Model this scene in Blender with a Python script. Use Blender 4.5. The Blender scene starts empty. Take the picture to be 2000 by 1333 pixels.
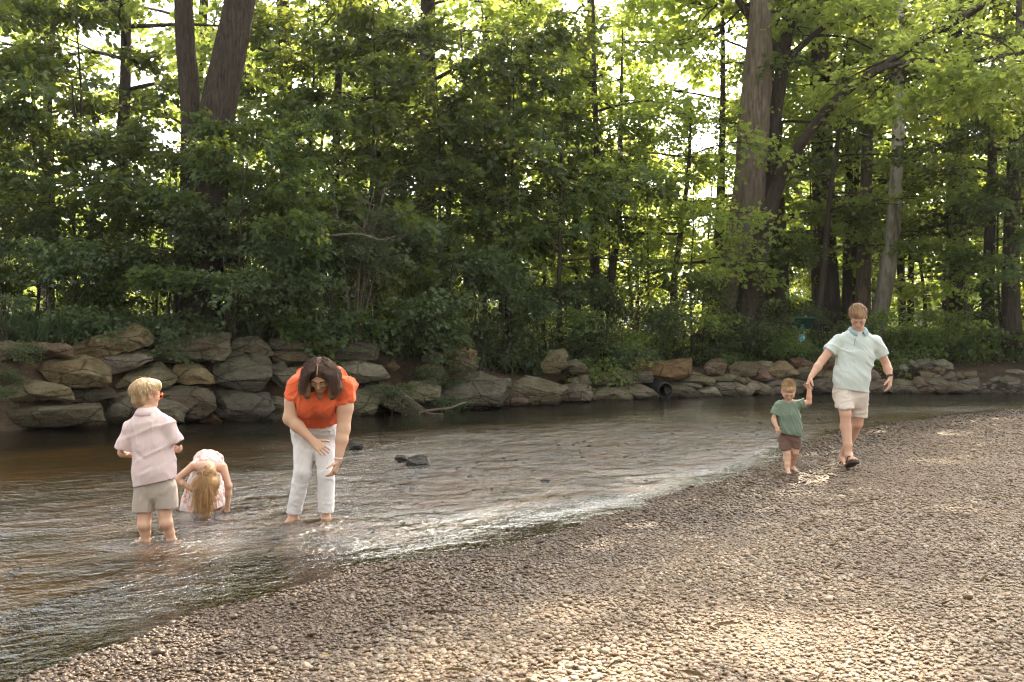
import bpy, bmesh, math, random
import numpy as np
from mathutils import Vector, Matrix, noise as mnoise

C = bpy.context.scene.collection
SC = bpy.context.scene
R = math.radians

# ------------------------------------------------------------ camera, sky, sun, exposure
FPX, HY, CZ = 1944.4, 640.0, 1.55            # focal length in photo pixels, horizon row, camera height
cam_d = bpy.data.cameras.new('camera')
cam = bpy.data.objects.new('camera', cam_d); C.objects.link(cam)
cam.location = (0, 0, CZ); cam.rotation_euler = (R(90), 0, 0)
cam_d.sensor_width = 36; cam_d.lens = 35; cam_d.shift_y = -26.5 / 2000
cam_d.clip_end = 2000; cam_d.clip_start = 0.05
cam_d.dof.use_dof = True; cam_d.dof.focus_distance = 8.6; cam_d.dof.aperture_fstop = 5.6
SC.camera = cam

SUN_AZ, SUN_EL = 20.0, 39.0                  # degrees right of the view, above the horizon
world = bpy.data.worlds.new('World'); SC.world = world; world.use_nodes = True
wn = world.node_tree.nodes; wl = world.node_tree.links
bg = wn['Background']; bg.inputs[1].default_value = 0.15
sky = wn.new('ShaderNodeTexSky'); sky.sky_type = 'NISHITA'; sky.sun_disc = False
sky.sun_elevation = R(SUN_EL); sky.sun_rotation = R(SUN_AZ)
sky.air_density = 1.0; sky.dust_density = 5.0; sky.ozone_density = 1.0
sky_haze = wn.new('ShaderNodeHueSaturation'); sky_haze.inputs['Saturation'].default_value = 0.12   # a hazy, nearly white sky
wl.new(sky.outputs[0], sky_haze.inputs['Color']); wl.new(sky_haze.outputs[0], bg.inputs[0])
sun_d = bpy.data.lights.new('sun', 'SUN'); sun_d.energy = 4.4; sun_d.angle = R(0.55); sun_d.color = (1.0, 0.82, 0.58)
sun = bpy.data.objects.new('sun', sun_d); C.objects.link(sun)
sd = Vector((math.sin(R(SUN_AZ)) * math.cos(R(SUN_EL)), math.cos(R(SUN_AZ)) * math.cos(R(SUN_EL)), math.sin(R(SUN_EL))))
sun.location = (0, 0, 40); sun.rotation_euler = (-sd).to_track_quat('-Z', 'Y').to_euler()
vs = SC.view_settings
vs.view_transform = 'Standard'; vs.look = 'None'; vs.exposure = 2.35; vs.gamma = 1.0; vs.use_curve_mapping = False
SC.render.engine = 'CYCLES'
cy = SC.cycles
cy.use_denoising = True; cy.use_adaptive_sampling = False; cy.pixel_filter_type = 'BLACKMAN_HARRIS'; cy.filter_width = 1.2
cy.max_bounces = 7; cy.diffuse_bounces = 3; cy.glossy_bounces = 3; cy.transmission_bounces = 4; cy.transparent_max_bounces = 12
cy.sample_clamp_indirect = 6.0; cy.caustics_reflective = False; cy.caustics_refractive = False
SC.render.film_transparent = False

# ------------------------------------------------------------ helpers
def P(px, py, Y):
    """photo pixel + distance -> point in the place"""
    return np.array(((px - 1000.0) * Y / FPX, Y, CZ - (py - HY) * Y / FPX))

def tag(o, label=None, cat=None, group=None, kind=None):
    if label: o['label'] = label
    if cat: o['category'] = cat
    if group: o['group'] = group
    if kind: o['kind'] = kind
    return o

def empty(name, loc, label, cat, group=None):
    o = bpy.data.objects.new(name, None); C.objects.link(o); o.location = loc
    o.empty_display_size = 0.2
    return tag(o, label, cat, group)

def mesh_np(name, v, faces_flat, counts, mat, smooth=True, attrs=None, matidx=None):
    """mesh from numpy arrays: v (N,3), flat loop indices, loop count per face"""
    me = bpy.data.meshes.new(name)
    v = np.asarray(v, np.float32); faces_flat = np.asarray(faces_flat, np.int32); counts = np.asarray(counts, np.int32)
    me.vertices.add(len(v)); me.vertices.foreach_set('co', v.ravel())
    me.loops.add(len(faces_flat)); me.loops.foreach_set('vertex_index', faces_flat)
    me.polygons.add(len(counts))
    st = np.zeros(len(counts), np.int32); st[1:] = np.cumsum(counts)[:-1]
    me.polygons.foreach_set('loop_start', st)
    me.polygons.foreach_set('use_smooth', np.full(len(counts), smooth, bool))
    for m in (mat if isinstance(mat, (list, tuple)) else [mat]): me.materials.append(m)
    if matidx is not None: me.polygons.foreach_set('material_index', np.asarray(matidx, np.int32))
    for k, (dom, arr) in (attrs or {}).items():
        a = me.attributes.new(k, 'FLOAT', dom); a.data.foreach_set('value', np.asarray(arr, np.float32))
    me.update(calc_edges=True); me.validate()
    return me

def link(name, me, parent=None):
    o = bpy.data.objects.new(name, me); C.objects.link(o)
    if parent is not None:
        o.parent = parent
    return o

def local(parent, v):
    """world points -> the parent's own space (parents are never rotated or scaled here)"""
    return np.asarray(v) - np.array(parent.location)

def dist_poly(x, y, poly):
    """signed distance to an open polyline (positive on its right side)"""
    x = np.asarray(x, float); y = np.asarray(y, float)
    best = np.full(x.shape, 1e9); sgn = np.ones(x.shape)
    for (ax, ay), (bx, by) in zip(poly[:-1], poly[1:]):
        dx, dy = bx - ax, by - ay; L2 = dx * dx + dy * dy
        t = np.clip(((x - ax) * dx + (y - ay) * dy) / L2, 0, 1)
        ex, ey = x - ax - t * dx, y - ay - t * dy
        d = np.hypot(ex, ey); cr = dx * (y - ay) - dy * (x - ax)
        m = d < best - 1e-9
        best = np.where(m, d, best); sgn = np.where(m, np.where(cr < 0, 1, -1), sgn)
    return best * sgn

_rs = np.random.RandomState(5); _LAT = _rs.rand(64, 64, 64).astype(np.float32)
def vnoise(p, s=1.0, seed=0):
    """smooth value noise, -1..1"""
    q = np.asarray(p, float) * s + seed * 17.31
    i = np.floor(q).astype(int); f = q - i; f = f * f * (3 - 2 * f)
    out = 0
    for a in (0, 1):
        wa = f[..., 0] if a else 1 - f[..., 0]
        for b in (0, 1):
            wb = f[..., 1] if b else 1 - f[..., 1]
            for c in (0, 1):
                wc = f[..., 2] if c else 1 - f[..., 2]
                out = out + wa * wb * wc * _LAT[(i[..., 0] + a) & 63, (i[..., 1] + b) & 63, (i[..., 2] + c) & 63]
    return out * 2 - 1
def fbm(p, s=1.0, seed=0, o=3):
    return sum(vnoise(p, s * 2 ** k, seed + k) * 0.5 ** k for k in range(o))
def vn2(x, y, s, seed=0, o=2):
    return fbm(np.stack([x, y, np.zeros_like(x) + 3.3], -1), s, seed, o)

# node helper -----------------------------------------------------------------
class N:
    def __init__(self, name):
        self.m = bpy.data.materials.new(name); self.m.use_nodes = True
        self.t = self.m.node_tree; self.n = self.t.nodes; self.l = self.t.links
        self.b = self.n['Principled BSDF']; self.out = self.n['Material Output']
    def new(self, t, **kw):
        x = self.n.new(t)
        for k, v in kw.items():
            if k.startswith('i_'):
                key = k[2:]; key = int(key) if key.isdigit() else key
                self.put(x, key, v)
            else: setattr(x, k, v)
        return x
    def put(self, x, key, v):
        if isinstance(v, bpy.types.NodeSocket): self.l.new(v, x.inputs[key])
        else: x.inputs[key].default_value = v
    def math(self, op, a, b=0.0, c=None, clamp=False):
        x = self.new('ShaderNodeMath', operation=op, use_clamp=clamp); self.put(x, 0, a); self.put(x, 1, b)
        if c is not None: self.put(x, 2, c)
        return x.outputs[0]
    def ramp(self, fac, stops, interp='LINEAR'):
        x = self.new('ShaderNodeValToRGB'); self.put(x, 0, fac); cr = x.color_ramp; cr.interpolation = interp
        while len(cr.elements) < len(stops): cr.elements.new(0.5)
        for e, (p, c) in zip(cr.elements, stops):
            e.position = p; e.color = (c, c, c, 1) if isinstance(c, (int, float)) else (*c, 1)
        return x.outputs[0]
    def mix(self, f, a, b, mode='MIX'):
        x = self.new('ShaderNodeMix', data_type='RGBA', blend_type=mode)
        self.put(x, 0, f); self.put(x, 6, a if not isinstance(a, tuple) else (*a, 1)); self.put(x, 7, b if not isinstance(b, tuple) else (*b, 1))
        return x.outputs[2]
    def noise(self, vec, scale, detail=3, rough=0.55, dist=0.0):
        x = self.new('ShaderNodeTexNoise', i_Scale=scale, i_Detail=detail, i_Roughness=rough, i_Distortion=dist)
        if vec is not None: self.put(x, 'Vector', vec)
        return x.outputs[0]
    def coord(self, which='Object'):
        return self.new('ShaderNodeTexCoord').outputs[which]
    def pos(self): return self.new('ShaderNodeNewGeometry').outputs['Position']
    def sep(self, v): return self.new('ShaderNodeSeparateXYZ', i_0=v).outputs
    def mapping(self, v, scale=(1, 1, 1), rot=(0, 0, 0)):
        x = self.new('ShaderNodeMapping', i_Vector=v, i_Scale=scale, i_Rotation=rot); return x.outputs[0]
    def bump(self, h, strength=0.5, dist=0.02, normal=None):
        x = self.new('ShaderNodeBump', i_Height=h, i_Strength=strength, i_Distance=dist)
        if normal is not None: self.put(x, 'Normal', normal)
        return x.outputs[0]
    def base(self, col=None, rough=0.8, normal=None, spec=0.3):
        if col is not None: self.put(self.b, 'Base Color', (*col, 1) if isinstance(col, tuple) else col)
        self.put(self.b, 'Roughness', rough); self.put(self.b, 'Specular IOR Level', spec)
        if normal is not None: self.put(self.b, 'Normal', normal)
        return self.m
# ------------------------------------------------------------ lie of the land
SHORE = [(-4.5, -6), (-3.2, 1.0), (-2.45, 3.4), (-2.05, 4.43), (-1.92, 4.86), (-1.55, 5.48), (-1.21, 5.9), (-0.99, 6.41), (-0.35, 6.85), (0.0, 7.35),
         (0.86, 8.37), (1.6, 9.42), (2.49, 10.76), (3.5, 12.6), (4.72, 14.6), (5.97, 16.0), (7.66, 17.5), (9.5, 18.6), (13.5, 19.9), (25, 21.3), (60, 24)]
BANK = [(-60, 3), (-30, 8.2), (-14, 12.6), (-7.6, 14.7), (-6.5, 15.8), (-3.4, 17.2), (0, 19.7), (3.44, 22.2), (7.2, 23.5), (11.9, 23.4), (20, 24.6), (60, 28)]

def ground_z(x, y):
    x = np.asarray(x, float); y = np.asarray(y, float)
    ds = dist_poly(x, y, SHORE)               # > 0 on the gravel beach
    ds = ds + .16 * vn2(x, y, 1.1, 41) + .05 * vn2(x, y, 4.0, 43)
    db = -dist_poly(x, y, BANK)               # > 0 beyond the far waterline
    beach = np.where(ds > 0, 0.055 * np.minimum(ds, 2.2) + 0.012 * np.clip(ds - 2.2, 0, 12), 0)
    beach = beach + np.where(ds > 0, 0.014 * vn2(x, y, 1.3, 2) * np.clip(ds, 0, 1) + 0.022 * vn2(x, y, 0.45, 7) * np.clip(ds * .6, 0, 1), 0)
    depth = -np.minimum(0.030 * (1 - np.exp(-np.abs(ds) / .12)) + 0.030 * np.abs(ds), 0.26) + 0.03 * vn2(x, y, 0.8, 4) * np.clip(np.abs(ds) * .5, 0, 1)
    z = np.where(ds > 0, beach, depth)
    # far bank
    hw = np.interp(x, [-20, -7, -3.4, -1.5, 0, 3, 8, 14], [1.35, 1.3, 1.25, 0.85, 0.55, 0.6, 0.62, 0.55])
    t = np.clip((db + 0.15) / 1.25, 0, 1); t = t * t * (3 - 2 * t)
    bank = -0.26 + (hw + 0.2) * t
    bank = bank + np.clip((db - 1.2) / 5.0, 0, 1) * (1.4 - hw) + 0.06 * vn2(x, y, 0.5, 9) * np.clip(db - .8, 0, 1)
    m = np.clip((db + 0.9) / 0.9, 0, 1)
    z = z * (1 - m) + bank * m
    return z
def gz1(x, y): return float(ground_z(np.array([x]), np.array([y]))[0])

# ground material: river gravel, wet near the water, leaf litter and soil under the wood, sunny grass far off
g = N('gravel_and_soil')
pos = g.pos(); z_ = g.sep(pos)[2]
soil = g.new('ShaderNodeAttribute', attribute_name='soil').outputs['Fac']
lawn = g.new('ShaderNodeAttribute', attribute_name='lawn').outputs['Fac']
v1 = g.new('ShaderNodeTexVoronoi', i_Scale=30.0, i_Vector=pos); v1.feature = 'F1'
v2 = g.new('ShaderNodeTexVoronoi', i_Scale=52.0, i_Vector=pos); v2.feature = 'F1'
c1 = g.ramp(g.sep(v1.outputs['Color'])[0], [(0, (.08, .058, .04)), (.3, (.15, .112, .078)), (.55, (.21, .165, .118)), (.8, (.27, .22, .17)), (1, (.12, .10, .085))])
c2 = g.ramp(g.sep(v2.outputs['Color'])[1], [(0, (.09, .07, .05)), (.5, (.21, .17, .125)), (1, (.32, .27, .21))])
gcol = g.mix(0.42, c1, c2)
gcol = g.mix(g.math('MULTIPLY', g.ramp(v1.outputs['Distance'], [(.25, 0.0), (.75, 0.6)]), 1.0), gcol, (.055, .04, .03))
big = g.noise(pos, 0.8, 4)
gcol = g.mix(g.ramp(big, [(.35, 0.0), (.7, 0.55)]), gcol, (.12, .085, .06), 'MIX')
zz = g.math('ADD', z_, g.math('MULTIPLY', g.math('SUBTRACT', g.noise(pos, 2.2, 3), 0.5), 0.06))
wet = g.ramp(zz, [(.0, 1.0), (.05, 0.9), (.09, 0.0)])
bed = g.mix(g.ramp(g.noise(pos, 1.1, 3), [(.35, 0.0), (.65, 1.0)]), (.46, .26, .07), (.16, .115, .045))
bedc = g.mix(0.6, g.mix(1.0, gcol, (.5, .42, .32), 'MULTIPLY'), bed, 'MIX')
gcol = g.mix(wet, gcol, g.mix(1.0, gcol, (.42, .35, .28), 'MULTIPLY'))
under = g.ramp(z_, [(-.03, 1.0), (.0, 0.0)]) if False else g.new('ShaderNodeMapRange', i_Value=z_, i_1=-0.05, i_2=-0.005, i_3=1.0, i_4=0.0).outputs[0]
gcol = g.mix(under, gcol, bedc)
lit = g.ramp(g.noise(pos, 6.0, 5), [(.3, (.035, .024, .014)), (.55, (.07, .045, .024)), (.75, (.11, .07, .035))])
grs = g.ramp(g.noise(pos, 2.5, 5), [(.3, (.05, .085, .018)), (.7, (.12, .15, .035))])
gcol = g.mix(1.0, gcol, (1.12, 1.04, .93), 'MULTIPLY')
col = g.mix(soil, gcol, lit); col = g.mix(lawn, col, grs)
hgt = g.math('SUBTRACT', 1.0, v1.outputs['Distance']); hgt = g.math('ADD', hgt, g.math('MULTIPLY', g.math('SUBTRACT', 1.0, v2.outputs['Distance']), .6))
nrm = g.bump(hgt, 1.0, 0.018)
g.base(col, g.mix(wet, (.85, .85, .85), (.35, .35, .35)), nrm, 0.3)
M_ground = g.m

def fan(ys, half, ncol):
    u = np.linspace(-1, 1, ncol)
    Y = np.repeat(ys[:, None], ncol, 1); X = u[None, :] * half(ys)[:, None]
    return X, Y
def grid_mesh(name, X, Y, Z, mat, attrs=None):
    nr, nc = X.shape
    i = np.arange(nr * nc).reshape(nr, nc)
    q = np.stack([i[:-1, :-1], i[:-1, 1:], i[1:, 1:], i[1:, :-1]], -1).reshape(-1, 4)
    return mesh_np(name, np.stack([X, Y, Z], -1).reshape(-1, 3), q.ravel(), np.full(len(q), 4), mat, True, attrs)

ys = np.concatenate([np.linspace(-8, 3, 30, endpoint=False), np.geomspace(3, 30, 330, endpoint=False), np.geomspace(30, 700, 60)])
X, Y = fan(ys, lambda y: 14 + 0.85 * np.maximum(y, 0), 300)
Z = ground_z(X, Y)
far = np.clip((Y - 60) / 200, 0, 1); Z = Z - far * 1.5
db = -dist_poly(X, Y, BANK)
soil_a = np.clip((db + 0.75) / 0.5, 0, 1); lawn_a = np.clip((Y + 3 * vn2(X, Y, .1, 3) - 50) / 4, 0, 1)
o = link('ground', grid_mesh('ground', X, Y, Z, M_ground, {'soil': ('POINT', soil_a.ravel()), 'lawn': ('POINT', lawn_a.ravel())}))
tag(o, 'gravel river bed and beach running up into leaf litter under the trees', 'ground', kind='structure')

# ------------------------------------------------------------ water
w = N('stream_water')
pos = w.pos()
rough_a = w.new('ShaderNodeAttribute', attribute_name='riffle').outputs['Fac']
m1 = w.mapping(pos, (1.0, 1.0, 1.0), (0, 0, R(-32)))
m2 = w.mapping(m1, (0.8, 1.15, 1.0))
a1 = w.noise(m2, 2.6, 2, .5, .6); a2 = w.noise(m2, 7.5, 2, .55, .8); a3 = w.noise(m1, 20.0, 3, .6, .4); a4 = w.noise(m1, 55.0, 2, .6)
amp = w.new('ShaderNodeMapRange', i_Value=rough_a, i_1=0.0, i_2=1.0, i_3=0.10, i_4=2.1).outputs[0]
h = w.math('MULTIPLY', w.math('MULTIPLY', a1, .10), amp)
h = w.math('ADD', h, w.math('MULTIPLY', w.math('MULTIPLY', a2, .050), amp))
h = w.math('ADD', h, w.math('MULTIPLY', w.math('MULTIPLY', a3, .032), amp))
h = w.math('ADD', h, w.math('MULTIPLY', w.math('MULTIPLY', a4, .011), amp))
nb = w.bump(h, 1.0, 1.0)
gl = w.new('ShaderNodeBsdfGlossy', i_Roughness=0.06, i_Normal=nb); gl.inputs[0].default_value = (1, 1, 1, 1)
tr = w.new('ShaderNodeBsdfTransparent'); tr.inputs[0].default_value = (.64, .56, .30, 1)
nf = w.bump(h, .35, 1.0)
fr = w.new('ShaderNodeFresnel', i_IOR=1.42, i_Normal=nf)
mx = w.new('ShaderNodeMixShader', i_0=fr.outputs[0], i_1=tr.outputs[0], i_2=gl.outputs[0])
w.l.new(mx.outputs[0], w.out.inputs[0]); w.n.remove(w.b)
M_water = w.m
ys = np.geomspace(2.0, 29, 420); ys = np.concatenate([np.linspace(-6, 2, 20, endpoint=False), ys])
X, Y = fan(ys, lambda y: 12 + 0.8 * np.maximum(y, 0), 330)
def blob(cx, cy, rx, ry, rot=0):
    c, s = math.cos(R(rot)), math.sin(R(rot)); dx, dy = X - cx, Y - cy
    return np.exp(-(((dx * c + dy * s) / rx) ** 2 + ((-dx * s + dy * c) / ry) ** 2))
rif = 0.05 + 1.2 * blob(1.2, 12.4, 4.4, 2.3, 52) + 0.5 * blob(-0.2, 9.3, 1.7, .9, 35) + 0.07 * blob(-4.6, 8.2, 2.4, 1.6) + .16 * blob(-2.9, 5.9, 1.0, 1.2) + .25 * blob(-2.0, 7.2, .45, .35) + sum(.32 * blob(x_, y_, .28, .22) for x_, y_ in ((-2.67, 7.2), (-2.46, 7.22), (-2.6, 8.35), (-2.38, 8.3), (-1.76, 8.0), (-1.5, 7.98))) \
    + 0.6 * blob(7.6, 18.9, 2.2, .9, 20) + .25 * blob(-.8, 13, 2.5, 1.5) + .3 * blob(-1.4, 7.7, .8, .4)
rif = np.clip(rif * (0.85 + 0.35 * vn2(X, Y, .9, 12)), 0, 1) * np.clip(-dist_poly(X, Y, SHORE) / .4, .5, 1)
ca, sa = math.cos(R(32)), math.sin(R(32)); U, V = X * ca + Y * sa, -X * sa + Y * ca
Zw = (0.010 * vn2(U * .5, V * 1.2, 2.1, 21) + 0.008 * vn2(U * .7, V * 1.2, 4.8, 23)) * (0.25 + rif)
keep = (dist_poly(X, Y, SHORE) < 1.0) & (-dist_poly(X, Y, BANK) < 1.2)
nr, nc = X.shape; idx = np.arange(nr * nc).reshape(nr, nc)
q = np.stack([idx[:-1, :-1], idx[:-1, 1:], idx[1:, 1:], idx[1:, :-1]], -1).reshape(-1, 4)
kf = keep.ravel()[q].any(1); q = q[kf]
used = np.unique(q); remap = np.full(nr * nc, -1); remap[used] = np.arange(len(used)); q = remap[q]
o = link('water', mesh_np('water', np.stack([X, Y, Zw], -1).reshape(-1, 3)[used], q.ravel(), np.full(len(q), 4), M_water, True, {'riffle': ('POINT', rif.ravel()[used])}))
tag(o, 'shallow brown stream with a bright riffle in the middle', 'water', kind='structure')

# ------------------------------------------------------------ pebbles (stuff: nobody could count them)
pb = N('river_pebble')
oi = pb.new('ShaderNodeObjectInfo').outputs['Random']
pcol = pb.ramp(oi, [(0, (.13, .092, .06)), (.14, (.235, .185, .13)), (.28, (.17, .125, .083)), (.42, (.31, .25, .18)), (.55, (.165, .145, .12)), (.66, (.26, .18, .11)), (.76, (.37, .315, .245)), (.86, (.115, .088, .066)), (.93, (.20, .12, .073)), (1, (.23, .22, .20))], 'CONSTANT')
ppos = pb.pos(); pz = pb.sep(ppos)[2]
pcol = pb.mix(pb.ramp(pb.noise(pb.coord('Object'), 2.2, 4), [(.35, 0.0), (.7, .45)]), pcol, (.16, .12, .085))
zz = pb.math('ADD', pz, pb.math('MULTIPLY', pb.math('SUBTRACT', pb.noise(ppos, 2.2, 3), 0.5), 0.06))
wet = pb.ramp(zz, [(0.0, 1.0), (.055, 0.9), (.095, 0.0)])
pcol = pb.mix(pb.ramp(pb.noise(ppos, .55, 4, .6), [(.42, 0.0), (.62, .62)]), pcol, (.105, .075, .05))
pcol = pb.mix(wet, pcol, pb.mix(1.0, pcol, (.36, .29, .22), 'MULTIPLY'))
pcol = pb.mix(pb.new('ShaderNodeMapRange', i_Value=pz, i_1=-0.06, i_2=.01, i_3=.45, i_4=0.0).outputs[0], pcol, (.07, .05, .025))
pcol = pb.mix(1.0, pcol, (1.12, 1.04, .93), 'MULTIPLY')
pb.base(pcol, pb.mix(wet, (.62, .62, .62), (.28, .28, .28)), pb.bump(pb.noise(pb.coord('Object'), 6, 4), .25, .05), 0.35)
src = bpy.data.collections.new('pebble_shapes')
rs = np.random.RandomState(3)
for k in range(7):
    bm = bmesh.new(); bmesh.ops.create_icosphere(bm, subdivisions=2 if k < 7 else 1, radius=0.5)
    ax = np.array([1.0, rs.uniform(.6, .95), rs.uniform(.34, .56)])
    off = Vector(rs.rand(3) * 40)
    for vv in bm.verts:
        n_ = mnoise.noise(vv.co * 1.9 + off) * 0.28 + mnoise.noise(vv.co * 4 + off) * .07
        vv.co = Vector(np.array(vv.co) * ax) * (1 + n_)
    me = bpy.data.meshes.new('pebble'); bm.to_mesh(me); bm.free()
    me.polygons.foreach_set('use_smooth', np.ones(len(me.polygons), bool)); me.materials.append(pb.m)
    po = bpy.data.objects.new('pebble', me); src.objects.link(po)
def scatter_pebbles():
    pts = []; scl = []
    def zone(y0, y1, dens, smin, smax, lim):
        ym = (y0 + y1) / 2; half = .62 * y1 + .4
        n = int((2 * half) * (y1 - y0) * dens)
        x = rs.uniform(-half, half, n); y = rs.uniform(y0, y1, n)
        ds = dist_poly(x, y, SHORE); keep = (ds > lim) & (np.abs(x) < .60 * y + .4)
        x, y, ds = x[keep], y[keep], ds[keep]
        patch = vn2(x, y, .9, 31); fine = vn2(x, y, 2.3, 37)
        s = smin + (smax - smin) * rs.beta(1.5, 4.6, len(x))
        s = s * (1 + .35 * patch)
        keep = rs.rand(len(x)) < np.clip(1.0 + .35 * fine, .3, 1)
        x, y, s, ds = x[keep], y[keep], s[keep], ds[keep]
        z = ground_z(x, y) + s * np.where(ds > 0, rs.uniform(.0, .20, len(x)), rs.uniform(.0, .16, len(x)))
        pts.append(np.stack([x, y, z], -1)); scl.append(s)
    zone(3.2, 5.0, 2700, .013, .056, -1.3); zone(5.0, 7.0, 2300, .013, .053, -1.2); zone(7.0, 9.5, 1400, .014, .052, -.7); zone(9.5, 13, 600, .018, .058, -.3); zone(13, 20, 170, .026, .075, -.15)
    zone(3.2, 18, 2.5, .05, .095, -3.2)
    return np.concatenate(pts), np.concatenate(scl)
pp, ps = scatter_pebbles()
me = bpy.data.meshes.new('pebbles'); me.vertices.add(len(pp)); me.vertices.foreach_set('co', pp.astype(np.float32).ravel())
a = me.attributes.new('size', 'FLOAT', 'POINT'); a.data.foreach_set('value', ps.astype(np.float32))
rot = np.stack([rs.uniform(-.45, .45, len(pp)), rs.uniform(-.45, .45, len(pp)), rs.uniform(0, 6.28, len(pp))], -1)
a = me.attributes.new('turn', 'FLOAT_VECTOR', 'POINT'); a.data.foreach_set('vector', rot.astype(np.float32).ravel())
a = me.attributes.new('pick', 'INT', 'POINT'); a.data.foreach_set('value', rs.randint(0, 7, len(pp)).astype(np.int32))
po = link('pebbles', me); me.materials.append(pb.m)
tag(po, 'loose rounded river pebbles covering the beach and the shallows', 'pebbles', kind='stuff')
ng = bpy.data.node_groups.new('pebble_scatter', 'GeometryNodeTree')
ng.interface.new_socket('Geometry', in_out='INPUT', socket_type='NodeSocketGeometry'); ng.interface.new_socket('Geometry', in_out='OUTPUT', socket_type='NodeSocketGeometry')
gi = ng.nodes.new('NodeGroupInput'); go = ng.nodes.new('NodeGroupOutput')
ip = ng.nodes.new('GeometryNodeInstanceOnPoints'); ci = ng.nodes.new('GeometryNodeCollectionInfo')
ci.inputs['Collection'].default_value = src; ci.inputs['Separate Children'].default_value = True; ci.inputs['Reset Children'].default_value = True
ip.inputs['Pick Instance'].default_value = True
def nattr(nm, dt):
    x = ng.nodes.new('GeometryNodeInputNamedAttribute'); x.data_type = dt; x.inputs[0].default_value = nm
    return [s for s in x.outputs if s.enabled and s.name == 'Attribute'][0]
ng.links.new(gi.outputs[0], ip.inputs['Points']); ng.links.new(ci.outputs[0], ip.inputs['Instance'])
ng.links.new(nattr('pick', 'INT'), ip.inputs['Instance Index']); ng.links.new(nattr('size', 'FLOAT'), ip.inputs['Scale']); 
er = ng.nodes.new('FunctionNodeEulerToRotation'); ng.links.new(nattr('turn', 'FLOAT_VECTOR'), er.inputs[0]); ng.links.new(er.outputs[0], ip.inputs['Rotation'])
ng.links.new(ip.outputs[0], go.inputs[0])
md = po.modifiers.new('scatter', 'NODES'); md.node_group = ng
print('pebbles', len(pp))
# ------------------------------------------------------------ boulders of the far bank: every rock its own object
rk = N('bank_stone')
ocol = rk.new('ShaderNodeObjectInfo'); rnd = ocol.outputs['Random']; oc = ocol.outputs['Color']
tc = rk.coord('Object'); wp = rk.pos()
rsep = rk.sep(wp)
cmb = rk.new('ShaderNodeCombineXYZ', i_0=rk.math('MULTIPLY', rnd, 40.0), i_1=rk.math('MULTIPLY', rnd, 17.0), i_2=rnd).outputs[0]
va = rk.new('ShaderNodeVectorMath', operation='ADD', i_0=tc, i_1=cmb).outputs[0]
n1 = rk.noise(va, 2.2, 5, .6); n2 = rk.noise(rk.mapping(va, (1.4, 1.4, 4.0), (R(12), R(-14), 0)), 2.6, 6, .65); n3 = rk.noise(va, 16, 5, .7)
c = rk.mix(rk.ramp(n1, [(.3, 0.0), (.7, .85)]), oc, rk.mix(1.0, oc, (.52, .45, .37), 'MULTIPLY'))
c = rk.mix(rk.ramp(n2, [(.35, .55), (.55, 0.0)]), c, rk.mix(1.0, c, (.52, .44, .36), 'MULTIPLY'))
c = rk.mix(rk.ramp(n3, [(.45, 0.0), (.72, .7)]), c, rk.mix(1.0, c, (1.75, 1.7, 1.5), 'MULTIPLY'))
c = rk.mix(rk.ramp(rk.noise(va, 42, 4, .7), [(.36, .6), (.5, 0.0)]), c, rk.mix(1.0, c, (.45, .4, .34), 'MULTIPLY'))
nz = rk.sep(rk.new('ShaderNodeNewGeometry').outputs['Normal'])[2]
moss = rk.math('MULTIPLY', rk.ramp(rk.noise(va, 5.0, 5, .65), [(.5, 0.0), (.68, .65)]), rk.ramp(nz, [(.1, 0.0), (.7, 1.0)]))
c = rk.mix(moss, c, (.085, .095, .035))
wet = rk.ramp(rk.math('ADD', rsep[2], rk.math('MULTIPLY', rk.noise(wp, 3, 2), .14)), [(.08, 1.0), (.20, 0.0)])
c = rk.mix(wet, c, rk.mix(1.0, c, (.30, .27, .22), 'MULTIPLY'))
vc = rk.new('ShaderNodeTexVoronoi', i_Scale=1.5, i_Vector=rk.mapping(va, (.8, .8, 2.0), (R(14), R(-12), R(20)))); vc.feature = 'DISTANCE_TO_EDGE'
crk = rk.ramp(rk.math('ADD', vc.outputs['Distance'], rk.math('MULTIPLY', n3, .06)), [(.03, 0.0), (.06, 1.0)])
c = rk.mix(crk, rk.mix(1.0, c, (.62, .58, .52), 'MULTIPLY'), c)
hh = rk.math('ADD', rk.math('MULTIPLY', n2, 1.0), rk.math('ADD', rk.math('MULTIPLY', n3, .45), rk.math('MULTIPLY', crk, .28)))
rk.base(c, rk.mix(wet, (.9, .9, .9), (.35, .35, .35)), rk.bump(hh, 1.0, .11), .25)
M_rock = rk.m

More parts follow.
